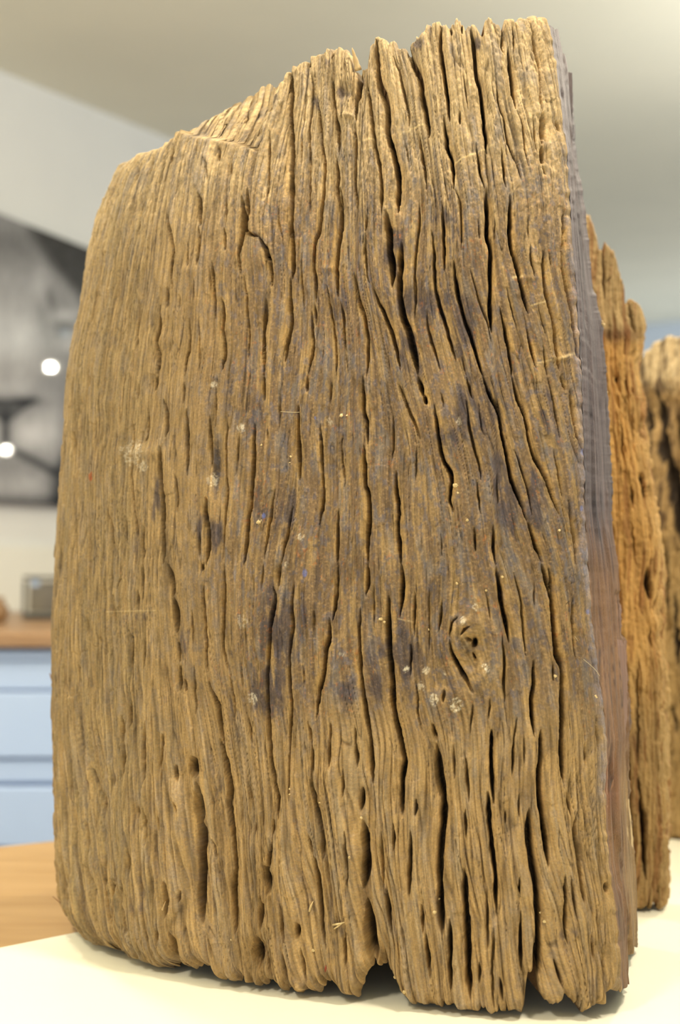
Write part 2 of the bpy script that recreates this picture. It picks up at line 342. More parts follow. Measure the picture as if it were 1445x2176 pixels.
# tile halfwidth strength x,y ...
CR = """
A 4 .8 940 1110 960 1230|A 3 .7 1050 1250 1040 1340|A 5 .7 1262 830 1300 870|A 4 .6 1250 640 1245 780|A 3 .4 610 1100 600 1250
A 2 .4 780 1050 790 1200|A 3 .5 1080 760 1070 900|A 2.5 .4 540 1200 530 1400|A 2.5 .4 450 1180 430 1330|A 2.5 .4 840 1180 880 1400
A 2.5 .5 1010 760 1000 880|A 2.5 .4 340 1240 330 1400|A 3 .5 1340 1000 1330 1300|A 2.5 .4 1180 960 1130 1150|A 2.5 .4 920 900 900 1000
B 5.5 1 240 360 242 560 235 700 245 850 250 1000 245 1150 255 1445|B 2 .5 390 350 410 480 400 640 385 850 395 1100 395 1445
B 4 .8 555 400 560 500 575 620 595 750 610 880 615 1000|B 4 .9 595 1020 605 1150 600 1300 615 1445
B 3 .8 450 600 470 800 485 950 505 1080 500 1250 490 1445|B 8 1 730 250 745 330 762 430 755 530 738 600 740 735
B 3 .7 735 760 740 900 745 1050 740 1250 760 1445|B 6 1 890 100 905 350 925 470 965 560 985 680 990 850 1020 950 1050 1070 1070 1200 1065 1445
B 3 .8 830 420 850 620 870 800 890 950 920 1080 935 1250 940 1445|B 2.5 .6 1030 250 1070 350 1110 520 1150 700 1155 800
B 2 .4 1110 860 1140 1000 1165 1150|B 2.5 .7 1230 850 1250 1000 1280 1130 1290 1200|B 5 1 1140 150 1170 280 1230 400 1250 550 1280 680 1300 780 1305 870
B 2.5 .5 70 850 70 1100 60 1400|B 2 .5 330 850 320 1100|B 3 .5 370 230 390 330|B 2.5 .5 545 180 550 260
C 4 .9 315 150 305 330 325 500 345 640 365 760 380 930|C 4 1 330 880 345 1000 360 1120 395 1200 405 1320 415 1445
C 2.5 .6 465 130 475 250|C 5 1 545 200 570 420 585 560 620 700 640 880 655 1030 665 1170|C 3.5 .8 585 1100 600 1220 615 1320 650 1445
C 2 .4 480 560 500 700 520 850|C 5 1 830 370 850 520 870 700 890 830|C 2 .5 890 830 930 920 960 1130 990 1300
C 2.5 .6 740 600 760 800 800 900 810 1030 850 1150 890 1230 930 1350|C 3 .8 780 1150 800 1350 815 1445
C 3.5 .9 1010 150 1040 350 1075 500 1085 700 1100 850|C 9 1 1105 870 1107 1000 1100 1095|C 7 1 1100 1120 1102 1245|C 2 .5 1095 1270 1130 1340
C 2.5 .6 860 200 880 330 870 400|C 2 .5 1105 250 1130 420|C 2 .5 1020 880 1040 1050 1060 1200|C 2.5 .7 150 1020 165 1180 190 1320 205 1445
C 3 .7 630 180 625 250|C 3 .7 790 200 780 330 800 420|C 2.5 .5 380 180 400 260|C 2.5 .6 460 850 460 960|C 3 .8 1210 920 1240 1015
F 2.5 .6 145 100 150 260 130 400 110 600 120 800 110 1000|F 3.5 .85 245 330 255 500 265 700 275 790 315 940 350 1050 390 1190 430 1330
F 4.5 1 410 560 430 760 470 920 510 1040 560 1180 600 1320 640 1445|F 2.5 .5 540 620 580 760 620 900 670 1020 700 1180
F 3 .7 205 940 215 1080 260 1230 310 1400|F 4 1 770 920 800 1060 830 1200 850 1320 860 1445|F 2 .5 820 760 860 930 900 1080
F 3.5 .8 980 1080 1010 1220 1050 1380|F 2.5 .6 1000 420 1010 540 1040 680|F 2 .4 1060 880 1090 1000 1130 1140
F 4.5 1 1100 480 1115 720 1150 880 1190 1040 1210 1200 1240 1400|F 2.5 .6 1100 1200 1140 1445|F 3.5 .9 1260 180 1260 400 1250 560 1270 700 1310 900 1340 1060 1360 1200 1390 1400
F 2 .4 1150 480 1180 620|F 2 .4 985 220 990 400|F 1.5 .4 600 230 610 400|F 2 .4 470 1280 510 1445|F 3.5 .95 325 120 330 250 335 450 340 640
F 2.5 .7 415 0 460 120 470 400 470 480|F 5.5 1 660 0 665 150 665 350 690 450 690 700 690 900 705 1100|F 5 1 845 60 845 250 850 420 900 600 940 760 990 960|F 2 .4 730 220 730 400
E 5 1 0 370 50 460 90 580 100 750|E 5 .9 -90 0 -100 230 -95 330 0 370|E 2 .5 140 100 150 240 175 340 180 440|E 7.5 1 970 170 990 320 1000 480 1020 620 1020 750
E 7.5 1 1090 420 1085 600 1075 720 1080 850 1110 1000 1155 1120 1185 1250 1220 1430|E 2.5 .6 815 330 810 450 820 620 850 740
E 4 .9 880 780 920 880 970 980 1010 1080 1050 1220 1090 1400|E 3.5 .75 730 650 750 780 780 900 820 1020 840 1200 835 1350 830 1445|E 1.5 .3 680 350 685 560
E 3 .7 620 870 650 980 655 1120 680 1250|E 2.5 .6 520 750 550 930 580 1100 600 1290 600 1445|E 2 .5 330 500 330 700 350 930
E 3 .7 430 900 440 1050|E 4 .7 400 950 410 1100 420 1200 400 1330 375 1445|E 3 .7 50 850 35 1050 30 1250 35 1445|E 2.5 .5 1230 150 1230 300 1205 420 1200 560 1190 750 1200 900
E 6 1 255 0 250 150 245 300 265 480 260 690|E 4.5 .9 245 690 240 850 250 1030 215 1180 200 1330|E 5 1 620 0 630 150 625 260 605 450 595 620 605 830
E 4 .9 495 0 480 200 465 320 430 420 420 600 435 750 440 870|E 6 1 1070 0 1065 150|E 3 .8 930 0 935 150|E 2.5 .5 820 200 815 330|E 2.5 .5 745 0 760 180|E 2 .4 400 0 400 200
D 6 1 800 30 815 150 820 290|D 4 .7 810 290 810 400 795 590|D 4 .7 570 200 580 330 610 480 600 600 595 700 605 780|D 4 .5 560 760 560 910
D 4 .8 505 900 505 1040 480 1150 485 1300 475 1445|D 3 .7 1000 300 1010 480|D 3 .6 720 420 720 600|D 4 .9 905 560 915 700 925 900 930 1000
D 4 .8 975 850 990 950 985 1100 1000 1250 970 1400|D 5 .9 1130 60 1135 250 1125 380 1110 480 1120 650|D 2.5 .6 1150 670 1165 800 1170 950 1190 1100 1180 1300
D 3 .7 1320 850 1320 950 1300 1120 1300 1300 1300 1445|D 3 .6 725 1000 725 1200 700 1300 680 1445|D 2.5 .6 805 1000 805 1180 800 1380
D 2 .5 370 50 360 200 350 400|D 2 .4 480 0 460 300|D 2.5 .5 350 850 330 1050 325 1250|D 2 .4 660 830 655 920|D 2 .5 770 700 760 850|D 2 .4 410 700 400 850|D 2 .4 300 1250 300 1400
D 2.5 .5 1020 0 1010 300|D 2 .5 880 600 900 800|D 2.5 .5 1180 60 1190 200|D 2 .4 200 600 170 900|D 2 .4 230 300 210 600
G 5 .9 860 540 855 700 870 850 880 1000 885 1200 890 1445|G 4 .8 885 180 905 300 895 470|G 4 .8 1060 250 1065 450 1070 760|G 3 .6 975 750 990 900 1000 1050
G 3.5 .7 1240 300 1245 500 1250 700|G 6 1 1210 930 1215 1100 1235 1220 1220 1445|G 3 .7 765 230 765 420 745 510|G 3.5 .6 650 350 655 500 640 640 640 800 660 1000 680 1150 690 1280
G 3 .8 200 430 200 600|G 3 .7 348 10 335 65|G 3 .6 1040 50 1035 200|G 2.5 .6 455 830 460 1000 490 1200 520 1380|G 2 .4 330 820 330 970|G 3 .6 735 1130 730 1300 735 1445
G 3 .5 1165 1200 1170 1400|G 2.5 .6 1380 330 1370 600 1380 900 1360 1150 1350 1400|G 4 .7 835 0 820 100|G 2.5 .5 590 1050 610 1300|G 2.5 .5 700 60 690 180|G 2 .5 1290 100 1285 400
H 3.5 .8 215 0 220 180|H 4.5 .95 150 370 140 500 140 660 130 850 115 1000 100 1100 85 1300 70 1445|H 3 .7 555 0 545 120|H 5 1 485 230 480 400 490 600 495 790
H 4 .8 440 1000 425 1050 410 1180 375 1300 350 1445|H 3.5 .8 650 370 655 480 665 700 675 900 665 1000 635 1150|H 2.5 .5 830 450 815 550 835 750 835 850
H 4 .9 790 1020 785 1200 785 1445|H 4.5 .85 985 0 985 250 1010 350 1015 520|H 5 1 985 530 990 700 1000 850 1020 900 1025 1100 1015 1280 1020 1445
H 3 .6 1215 300 1215 500 1200 650|H 5 .9 1235 730 1235 900 1250 1000 1245 1180 1260 1300 1270 1445|H 2.5 .5 1390 550 1385 800|H 3 .7 1260 60 1320 230 1380 370 1420 480
H 2 .4 340 100 340 400|H 3 .6 305 850 265 1100 240 1250 220 1400|H 2 .4 245 400 250 480|H 3 .6 745 50 730 200|H 5 1 1400 0 1445 150|H 2.5 .5 30 450 10 750
I 5 1 0 140 20 210|I 4.5 .95 80 220 100 350 115 480 150 640 210 760 200 930 225 1040|I 3 .7 330 0 375 170|I 3 .7 330 180 350 380 390 560 430 690 440 800|I 3 .6 410 800 430 1000 440 1060
I 4.5 .9 455 0 510 150 570 260 600 420 635 590 680 800 750 980 800 1120|I 6 1 800 1120 850 1260 910 1420|I 4 .9 680 0 720 150 780 300 810 480 850 620 930 760 980 900 1040 1060
I 2 .4 420 200 450 400 480 460|I 2 .4 560 130 590 300|I 3 .7 960 0 1000 150 1030 350 1050 470|I 3.5 .8 1060 0 1100 100|I 3.5 .9 1130 100 1150 250 1180 430 1220 560
I 3 .6 700 560 750 700 800 880 830 1060|I 3 .7 390 1150 400 1350|I 4 .8 530 1150 540 1340 560 1445|I 3.5 .8 1110 950 1130 1120 1165 1300 1175 1445|I 3 .6 1000 560 1040 760 1070 950
I 2 .4 130 120 155 240|I 2 .4 130 1200 140 1400|I 2.5 .4 560 750 570 1000
L 4.5 1 200 570 220 680 280 800 350 920 380 980|L 3 .6 260 400 215 450 200 570|L 8 .9 375 605 410 592|L 3.5 .8 375 680 405 740|L 2.5 .6 320 560 380 590|L 3 .6 285 540 310 500 355 470|L 3 .7 140 280 130 400 110 520
L 6 1 555 30 580 150 600 300 630 430 655 600|L 6.5 1 910 0 945 100 985 220 1000 380 1015 560 1035 700 1070 760 1075 900 1070 1100 1070 1445
L 3.5 .7 600 550 620 750 615 900 625 1050|L 2.5 .6 690 60 740 230 760 400 775 580 790 710|L 2 .4 850 130 855 350|L 5 1 850 740 850 900 835 1050 840 1200 855 1320|L 3 .6 1000 760 1005 900
L 3 .8 1150 250 1155 450 1165 650 1180 730|L 4 .8 960 20 1000 180 1010 270|L 5 .5 160 960 150 1060|L 4 .8 60 1220 100 1350|L 3 .5 510 1020 500 1200|L 5 1 520 1270 520 1445
L 3 .6 1330 1150 1335 1300 1345 1445|L 4.5 .9 905 1270 900 1445|L 3 .5 380 1050 355 1300|L 2.5 .5 720 1170 690 1400|L 2 .4 480 200 520 450|L 2 .4 40 150 40 700
K 7 1 1175 250 1170 500 1185 750 1200 900 1205 1050 1230 1200 1260 1320 1285 1445|K 4.5 1 950 340 945 550 955 780 975 950 1000 1120 1020 1250 1040 1400
K 2.5 .6 1060 150 1060 480|K 3 .8 1375 200 1370 400 1370 550|K 3 .7 1345 600 1340 850|K 2.5 .6 1385 900 1400 1150 1430 1280|K 3.5 .7 450 150 430 350 445 450 420 620 415 850 425 1050 420 1250 415 1445
K 2.5 .5 605 350 600 500|K 2 .4 520 750 530 950|K 3 .7 555 1200 590 1390|K 3 .6 730 1210 725 1400|K 3 .6 915 1250 920 1400|K 2 .5 80 450 80 620|K 3 .7 100 1170 130 1370|K 2 .4 40 750 60 950
K 5 1 340 0 330 160|K 4.5 .95 295 170 305 270 280 400 265 560 255 700 245 900 245 1100 255 1250 260 1445|K 4.5 1 790 0 785 120 765 300 745 430|K 4.5 .95 720 410 715 560 695 650 690 750 660 900 640 1000 620 1180
K 4.5 1 1015 0 1015 100 1000 240|K 5 1 1275 0 1280 150 1270 300 1260 400|K 2.5 .5 215 0 195 200
J 2.5 .7 500 230 510 360 525 470|J 3 .8 690 200 700 350|J 3.5 .7 730 0 730 270|J 3 .7 620 500 655 620 645 740 655 880|J 5 .8 640 1050 630 1250|J 2.5 .5 750 580 745 800
J 2 .5 430 100 430 290|J 3 .6 300 420 305 540|J 3 .6 230 780 240 900|J 3 .6 315 870 315 960|J 3 .6 385 560 400 600|J 2.5 .5 380 800 395 1050|J 2.5 .6 1105 350 1120 600|J 3 .6 1125 780 1145 1150|J 5 .8 1180 0 1200 40
J 4 .7 580 1150 580 1400|J 4 .6 880 1300 880 1400|J 3 .5 750 1200 735 1445|J 6 .9 925 0 960 150 955 250|J 8 1 960 260 985 400 990 520|J 4 1 1000 600 1015 740|J 4.5 .9 1020 780 1025 960|J 4 .9 1060 880 1070 970
J 3.5 .7 1200 150 1200 300 1215 480 1225 700 1235 820|J 5 1 1240 900 1270 1000 1310 1100 1330 1250 1350 1400|J 3.5 .8 1355 0 1360 200 1355 450 1350 620 1370 730 1385 800|J 3 .6 1400 860 1430 1050 1440 1200
J 2 .4 115 450 110 600|J 2 .4 560 80 520 200
M 3 .5 380 0 440 300|M 5 .6 420 480 430 650|M 3 .6 510 340 515 430|M 5 .6 580 80 575 380|M 4 .6 740 0 735 250 725 450|M 4 .8 690 600 680 680|M 4 .6 880 50 860 250 860 450
M 4 .7 730 600 735 900|M 5 .7 980 280 990 400|M 3 .6 970 560 985 640|M 11 1 1100 230 1125 360|M 11 .8 1130 400 1140 560 1150 700 1175 850 1170 1100 1175 1400 1190 1500
M 3 .6 825 680 840 800|M 8 1 870 1190 890 1330 880 1450|M 9 .9 920 1600 950 1760|M 4 .7 1250 850 1290 1000|M 4 .6 1000 1250 980 1340|M 6 .5 500 1150 480 1350|M 7 .5 570 1150 560 1350 600 1600
M 3 .4 240 1000 290 1100 370 1300|M 3 .4 130 1000 130 1350|M 4 .6 270 700 290 1000|M 4 .5 600 900 610 1150|M 4 .5 830 1500 820 1700|M 6 .6 640 1750 660 1880|M 5 .6 480 1600 500 1750|M 3 .5 180 500 200 900|M 4 .5 330 250 400 560|M 4 .5 430 950 420 1200 480 1600
N 6.5 .95 50 70 100 300 115 430 100 520 130 700 150 880 150 1050 140 1180 150 1300 155 1400|N 5 .9 390 60 400 250 440 450 450 620|N 3 .8 415 620 410 720|N 5 .9 400 780 385 900 370 1000|N 9 1 350 930 375 1030 370 1130|N 3 .6 300 640 295 720
N 7 .8 325 1140 320 1370|N 3.5 .6 530 50 525 300 520 500|N 4 .8 685 100 680 300|N 6 .9 665 350 700 520 730 650 740 700|N 5 .9 690 870 720 1000 740 1200 750 1350 780 1500|N 3 .6 650 720 690 860|N 4 .7 745 700 750 900
N 4 .7 800 50 800 270|N 4 .8 980 80 990 260|N 3.5 .6 890 280 890 470|N 5.5 1 1075 0 1085 150 1095 370|N 6 1 1020 400 1010 560|N 11 .9 1025 640 1040 800 1040 950 1025 1100|N 14 1 1050 1180 1070 1400 1090 1650
N 7 1 1280 0 1300 150 1310 230 1290 350 1290 600|N 4 .6 900 700 905 850 915 1100|N 4 .6 1235 650 1235 850|N 4.5 .8 1350 700 1340 1150|N 6 .9 1185 1100 1220 1400|N 6 .9 570 1330 580 1430|N 5 .5 460 1200 485 1500
N 3 .5 240 350 280 560|N 4 .6 1390 480 1380 600|N 5 .6 1430 1200 1440 1400|N 12 .8 290 1430 300 1650|N 4 .5 480 1550 500 1800|N 4 .6 600 1500 640 1750|N 4 .5 1150 700 1170 1100|N 4 .5 900 1350 910 1650|N 6 .6 330 1450 400 1740
O 9 1 85 100 100 300 125 450 130 600 115 760 105 950 110 1150 115 1300 125 1410|O 4 .7 290 200 300 380 310 500|O 4 .6 280 550 290 750|O 8 1 275 960 280 1150 290 1300 300 1500 300 1650 320 1850
O 5.5 1 465 30 460 200 470 400 480 510|O 6 1 440 430 450 650 470 850 490 1000 495 1250|O 3.5 .8 615 50 610 330|O 7 1 800 30 805 150 795 300 795 450 820 640 840 780 855 940
O 7 1 945 0 950 150 965 370|O 4 .7 985 430 1000 500 1025 600|O 6 .95 1060 570 1065 750 1080 850 1090 1000 1110 1200|O 9 1 725 550 725 750 740 900 770 1050 780 1200 785 1400 780 1600 770 1750
O 5 .9 970 1000 975 1150 980 1350 1000 1480|O 4 .6 1160 1400 1170 1600|O 3 .6 560 560 560 650|O 3 .6 650 450 655 600|O 6 .9 180 1300 175 1500 185 1800|O 5 .8 660 1250 665 1600 690 1680|O 4 .6 430 1100 440 1500
O 4.5 .9 10 1400 40 1700|O 3 .5 1190 0 1195 130|O 5 .8 1260 1050 1265 1120|O 5 .6 520 1700 540 1850|O 4 .6 890 1580 960 1780|O 4 .6 380 1600 380 1750|O 4 .5 1200 1200 1220 1500|O 4 .5 480 1350 470 1650 480 1900|O 4 .6 660 1000 640 1200
O 3 .5 200 100 210 350|O 3 .5 690 50 690 250|O 3 .5 1110 100 1120 260|O 4 .5 1010 1000 1060 1300|O 4 .5 1250 1450 1240 1750
"""


def parse_cracks(txt):
    out = []
    for item in txt.replace('\n', '|').split('|'):
        item = item.split()
        if not item: continue
        ox, oy, s = TILES[item[0]]
        w, st = float(item[1]), float(item[2])
        v = np.array([float(q) for q in item[3:]]).reshape(-1, 2)
        v = v / s + np.array([ox, oy])
        out.append((v, w, st))
    return out


def densify(v, step=5.0):
    # Catmull-Rom
    p = np.vstack([2 * v[0] - v[1], v, 2 * v[-1] - v[-2]])
    out = []
    for i in range(1, len(p) - 2):
        L = np.linalg.norm(p[i + 1] - p[i]); n = max(1, int(L / step))
        for k in range(n):
            t = k / n
            a = 0.5 * (2 * p[i] + (p[i + 1] - p[i - 1]) * t + (2 * p[i - 1] - 5 * p[i] + 4 * p[i + 1] - p[i + 2]) * t * t
                       + (-p[i - 1] + 3 * p[i] - 3 * p[i + 1] + p[i + 2]) * t ** 3)
            out.append(a)
    out.append(v[-1])
    return np.array(out)


RH, RW = 2240, 1500


def raster_cracks(cracks, jitter=1.6, seed=5):
    core = np.zeros((RH, RW), np.float32)
    band = np.zeros((RH, RW), np.float32)
    skirt = np.zeros((RH, RW), np.float32)
    for ci, (v, w, st) in enumerate(cracks):
        d = densify(v)
        d[:, 0] += jitter * vnoise(d[:, 1] / 14.0, np.full(len(d), ci * 3.7), seed) + 0.6 * jitter * vnoise(d[:, 1] / 6.0, np.full(len(d), ci * 1.7), seed + 1)
        seg = np.linalg.norm(np.diff(d, axis=0), axis=1)
        arc = np.concatenate([[0], np.cumsum(seg)]); tot = arc[-1]
        wl = w * (0.80 + 0.22 * vnoise(arc / 30.0, np.full(len(arc), ci * 2.3), seed + 2))
        wl = np.maximum(wl, 1.3)
        tap = np.clip(np.minimum(arc, tot - arc) / min(45.0, tot / 2.2), 0.02, 1)
        R = 3.2 * w + 12
        for k in range(len(d) - 1):
            a, b = d[k], d[k + 1]
            x0, x1 = int(max(0, min(a[0], b[0]) - R)), int(min(RW - 1, max(a[0], b[0]) + R))
            y0, y1 = int(max(0, min(a[1], b[1]) - R)), int(min(RH - 1, max(a[1], b[1]) + R))
            if x1 <= x0 or y1 <= y0: continue
            yy, xx = np.mgrid[y0:y1 + 1, x0:x1 + 1].astype(np.float32)
            ab = b - a; L2 = ab @ ab + 1e-9
            t = np.clip(((xx - a[0]) * ab[0] + (yy - a[1]) * ab[1]) / L2, 0, 1)
            # anisotropic: distances along the grain count less
            dd = np.sqrt((xx - a[0] - t * ab[0]) ** 2 + (0.55 * (yy - a[1] - t * ab[1])) ** 2)
            ww = wl[k] * (1 - t) + wl[k + 1] * t
            tp = (tap[k] * (1 - t) + tap[k + 1] * t)
            e = dd / (ww * (0.25 + 0.75 * tp ** 0.7))
            c = np.clip(1.25 - e, 0, 1); c = c * c * (3 - 2 * c)
            depth = st * tp ** 0.5 * (0.35 + 0.13 * w if w < 5 else 1.0) * c
            sk = st * tp * np.exp(-(dd / (2.0 * ww + 5)) ** 2)
            S = core[y0:y1 + 1, x0:x1 + 1]; np.maximum(S, depth, out=S)
            S = skirt[y0:y1 + 1, x0:x1 + 1]; np.maximum(S, sk, out=S)
            side = 1.0 if a[0] > 800 else -1.0
            sg = (xx - a[0] - t * ab[0]) * side
            bw_ = 1.3 * w + 4
            bd = st * tp * np.where(sg > -ww, np.exp(-np.maximum(sg - ww * 0.5, 0) / bw_), 0) * (dd < 3.0 * w + 10) * np.clip(1.3 - np.abs(dd - np.abs(sg)) / 4, 0, 1)
            S = band[y0:y1 + 1, x0:x1 + 1]; np.maximum(S, bd, out=S)
    return core, skirt, band


def sample(R, px, py):
    x = np.clip(px, 0, RW - 1.01); y = np.clip(py, 0, RH - 1.01)
    xi = x.astype(int); yi = y.astype(int); fx = x - xi; fy = y - yi
    return (R[yi, xi] * (1 - fx) + R[yi, xi + 1] * fx) * (1 - fy) + (R[yi + 1, xi] * (1 - fx) + R[yi + 1, xi + 1] * fx) * fy


def flow_offset(cracks):
    """advect x along the crack directions so that g(x,y) is constant along the grain"""
    st = 12
    gx = np.arange(0, RW, st).astype(float); gy = np.arange(0, RH, st).astype(float)
    num = np.zeros((len(gy), len(gx))); den = np.full((len(gy), len(gx)), 1e-3)
    for v, w, s in cracks:
        d = densify(v, 12.0)
        if len(d) < 2 or np.ptp(v[:, 1]) < 20: continue
        sl = np.gradient(d[:, 0]) / np.where(np.abs(np.gradient(d[:, 1])) < 1, 1, np.gradient(d[:, 1]))
        for (x, y), m in zip(d, np.clip(sl, -1, 1)):
            wgt = np.exp(-((gy - y) / 65) ** 2)[:, None] * np.exp(-((gx - x) / 40) ** 2)[None, :]
            num += wgt * m; den += wgt
    slope = num / den
    G = np.zeros_like(slope)
    r0 = len(gy) // 2
    G[r0] = gx
    for r in range(r0 + 1, len(gy)):
        G[r] = np.interp(gx - slope[r] * st, gx, G[r - 1])
    for r in range(r0 - 1, -1, -1):
        G[r] = np.interp(gx + slope[r] * st, gx, G[r + 1])
    off = G - gx[None, :]

    def f(px, py):
        x = np.clip(px / st, 0, len(gx) - 1.01); y = np.clip(py / st, 0, len(gy) - 1.01)
        xi = x.astype(int); yi = y.astype(int); fx = x - xi; fy = y - yi
        return (off[yi, xi] * (1 - fx) + off[yi, xi + 1] * fx) * (1 - fy) + (off[yi + 1, xi] * (1 - fx) + off[yi + 1, xi + 1] * fx) * fy
    return f


# ------------------------------------------------------------------ generic timber sheet
def spline2(pts, n=400):
    d = densify(np.array(pts, float), 0.002)
    arc = np.concatenate([[0], np.cumsum(np.linalg.norm(np.diff(d, axis=0), axis=1))])
    return d, arc


def timber_sheet(plan, ncol, nrow, left, right, top, bottom, jag=2.5, seed=0, warp_x=True, edge_w=0.03):
    """plan: (X,Y) ordered left -> right.  Returns dict of base arrays (nrow x ncol)."""
    d, arc = spline2(plan)
    # column distribution: mix of arc length and projected width
    px0 = d[:, 0] / d[:, 1] * FPX
    w = np.sqrt(np.gradient(arc) * (np.abs(np.gradient(px0)) / FPX + 0.12 * np.gradient(arc)) + 1e-14)
    cw = np.cumsum(w); cw = (cw - cw[0]) / (cw[-1] - cw[0])
    u = np.linspace(0, 1, ncol)
    idx = np.interp(u, cw, np.arange(len(cw)))
    X0 = np.interp(idx, np.arange(len(arc)), d[:, 0])
    Y0 = np.interp(idx, np.arange(len(arc)), d[:, 1])
    A = np.interp(idx, np.arange(len(arc)), arc)
    # fit tables over z
    zt = np.linspace(-0.30, 0.42, 145)
    ta, tb = [], []
    a, b = 1.0, 0.0
    for z in zt:
        for it in range(30):
            X = a * X0 + b
            px, py = project(X, Y0, z)
            i = int(np.argmin(px)); j = ncol - 1
            pl = interp(left, py[i]); pr = interp(right, py[j])
            dl = Y0[i] * CP + z * SP; dr = Y0[j] * CP + z * SP
            xl = (pl - CXP) / FPX * dl; xr = (pr - CXP) / FPX * dr
            a = (xr - xl) / (X0[j] - X0[i]); b = xr - a * X0[j]
        ta.append(a); tb.append(b)
    ta, tb = np.array(ta), np.array(tb)
    k = np.ones(5) / 5
    ta = np.convolve(np.pad(ta, 2, 'edge'), k, 'valid'); tb = np.convolve(np.pad(tb, 2, 'edge'), k, 'valid')

    def Xz(z): return np.interp(z, zt, ta) * X0 + np.interp(z, zt, tb)
    def solve(outl, z0):
        z = np.full(ncol, z0)
        for it in range(25):
            px, _ = project(Xz(z), Y0, z)
            y = interp(outl, px)
            zn = z_from_py(y, Y0)
            z = 0.5 * z + 0.5 * zn
        return z
    z1 = solve(top, 0.25); z0 = solve(bottom, -0.26)
    jn = vnoise(A / 0.0022, A * 0 + seed, 90) + 0.7 * vnoise(A / 0.0011, A * 0 + seed, 91)
    fold = int(np.argmin(project(Xz(np.full(ncol, 0.2)), Y0, np.full(ncol, 0.2))[0]))
    if fold > 3:
        z1[:fold] = np.minimum(z1[:fold], z1[fold:fold + 12].mean())
    z1 = z1 + jag * 0.00029 * jn
    z0 = z0 + jag * 0.00029 * np.roll(jn, 57)
    print('lowest of outline', z0.min(), z0[np.argmin(project(Xz(z0), Y0, z0)[0]):].min())
    z0 = np.maximum(z0, TABLE_Z + 0.0006 + 0.0012 * np.abs(vnoise(A / 0.006, A * 0, 92)))
    t = np.linspace(0, 1, nrow)[:, None]
    Z = z0 * (1 - t) + z1 * t
    X = np.empty_like(Z)
    for r in range(nrow): X[r] = Xz(Z[r])
    Y = np.repeat(Y0[None, :], nrow, 0)
    px, py = project(X, Y, Z)
    # plan normals (outward: toward the camera side)
    tx = np.gradient(X, axis=1); ty = np.gradient(Y, axis=1)
    ln = np.sqrt(tx * tx + ty * ty) + 1e-12
    nx, ny = ty / ln, -tx / ln
    dzt = (z1[None, :] - Z) / 0.00029      # distance to the top in photo-size units
    dzb = (Z - z0[None, :]) / 0.00029
    return dict(X=X, Y=Y, Z=Z, px=px, py=py, nx=nx, ny=ny, A=np.repeat(A[None, :], nrow, 0), dt=dzt, db=dzb, z0=z0, z1=z1)


# ================================================================== THE BIG TIMBER
LEFT = [(30, 330), (150, 305), (300, 274), (340, 262), (371, 250), (400, 236), (441, 217), (497, 200), (560, 186), (650, 170), (750, 155),
        (800, 147), (900, 136), (1000, 126), (1150, 119), (1200, 115), (1300, 110), (1450, 109), (1550, 112), (1771, 115), (1896, 124),
        (1946, 130), (1973, 140), (2015, 160), (2100, 175)]
EDGE = [(28, 1163), (53, 1170), (100, 1177), (224, 1192), (340, 1207), (450, 1212), (560, 1220), (730, 1232), (927, 1240), (1101, 1242),
        (1303, 1257), (1429, 1271), (1570, 1291), (1682, 1286), (1833, 1293), (1934, 1311), (2086, 1321), (2200, 1322)]
TOP = [(90, 345), (262, 342), (277, 332), (291, 324), (319, 313), (338, 307), (355, 293), (372, 280), (385, 271), (391, 255), (405, 244), (421, 221), (438, 210),
       (455, 202), (464, 205), (468, 191), (499, 177), (518, 160), (536, 151), (548, 160), (552, 170), (557, 152), (587, 141), (610, 144), (615, 158), (619, 133),
       (641, 121), (652, 128), (655, 140), (658, 108), (683, 103), (697, 92), (730, 94), (740, 105), (743, 140), (750, 138), (760, 140), (771, 132), (781, 130), (783, 92),
       (794, 67), (810, 71), (820, 80), (824, 90), (828, 80), (835, 78), (849, 92), (860, 97), (866, 110), (870, 80), (874, 72), (888, 69), (892, 66), (905, 42), (930, 35), (945, 42),
       (952, 48), (958, 38), (969, 28), (982, 36), (988, 50), (994, 42), (1005, 39), (1016, 50), (1024, 62), (1030, 33), (1044, 26), (1060, 42), (1069, 60), (1077, 30), (1091, 28),
       (1100, 36), (1107, 28), (1120, 28), (1129, 38), (1138, 29), (1163, 32), (1170, 53), (1180, 60)]
BOTTOM = [(100, 2000), (130, 2000), (150, 2010), (166, 2018), (180, 2032), (211, 2043), (225, 2040), (251, 2043), (266, 2062), (280, 2070), (313, 2079), (341, 2073), (349, 2062), (358, 2050), (370, 2058),
          (382, 2066), (404, 2068), (420, 2060), (446, 2073), (460, 2090), (497, 2097), (510, 2088), (540, 2107), (560, 2098), (575, 2095), (584, 2107), (612, 2126), (640, 2122),
          (668, 2120), (690, 2100), (712, 2111), (721, 2126), (749, 2135), (758, 2111), (771, 2079), (796, 2074), (811, 2060), (820, 2080), (827, 2086), (845, 2120),
          (870, 2145), (898, 2151), (931, 2151), (978, 2160), (1006, 2174), (1068, 2173), (1090, 2160), (1115, 2167), (1118, 2120), (1124, 2083), (1137, 2076),
          (1149, 2126), (1174, 2148), (1199, 2148), (1205, 2126), (1211, 2123), (1230, 2148), (1246, 2163), (1271, 2142), (1292, 2145), (1305, 2111), (1322, 2107)]
PLAN = [(-0.170, 0.985), (-0.200, 0.94), (-0.222, 0.885), (-0.220, 0.835), (-0.195, 0.788), (-0.135, 0.742), (-0.032, 0.704), (0.079, 0.676), (0.140, 0.672), (0.168, 0.682)]

cracks = parse_cracks(CR)
core, skirt, band = raster_cracks(cracks, jitter=1.1)
flow = flow_offset(cracks)
NC, NR = 1060, 1090
T = timber_sheet(PLAN, NC, NR, LEFT, EDGE, TOP, BOTTOM)
px, py = T['px'], T['py']
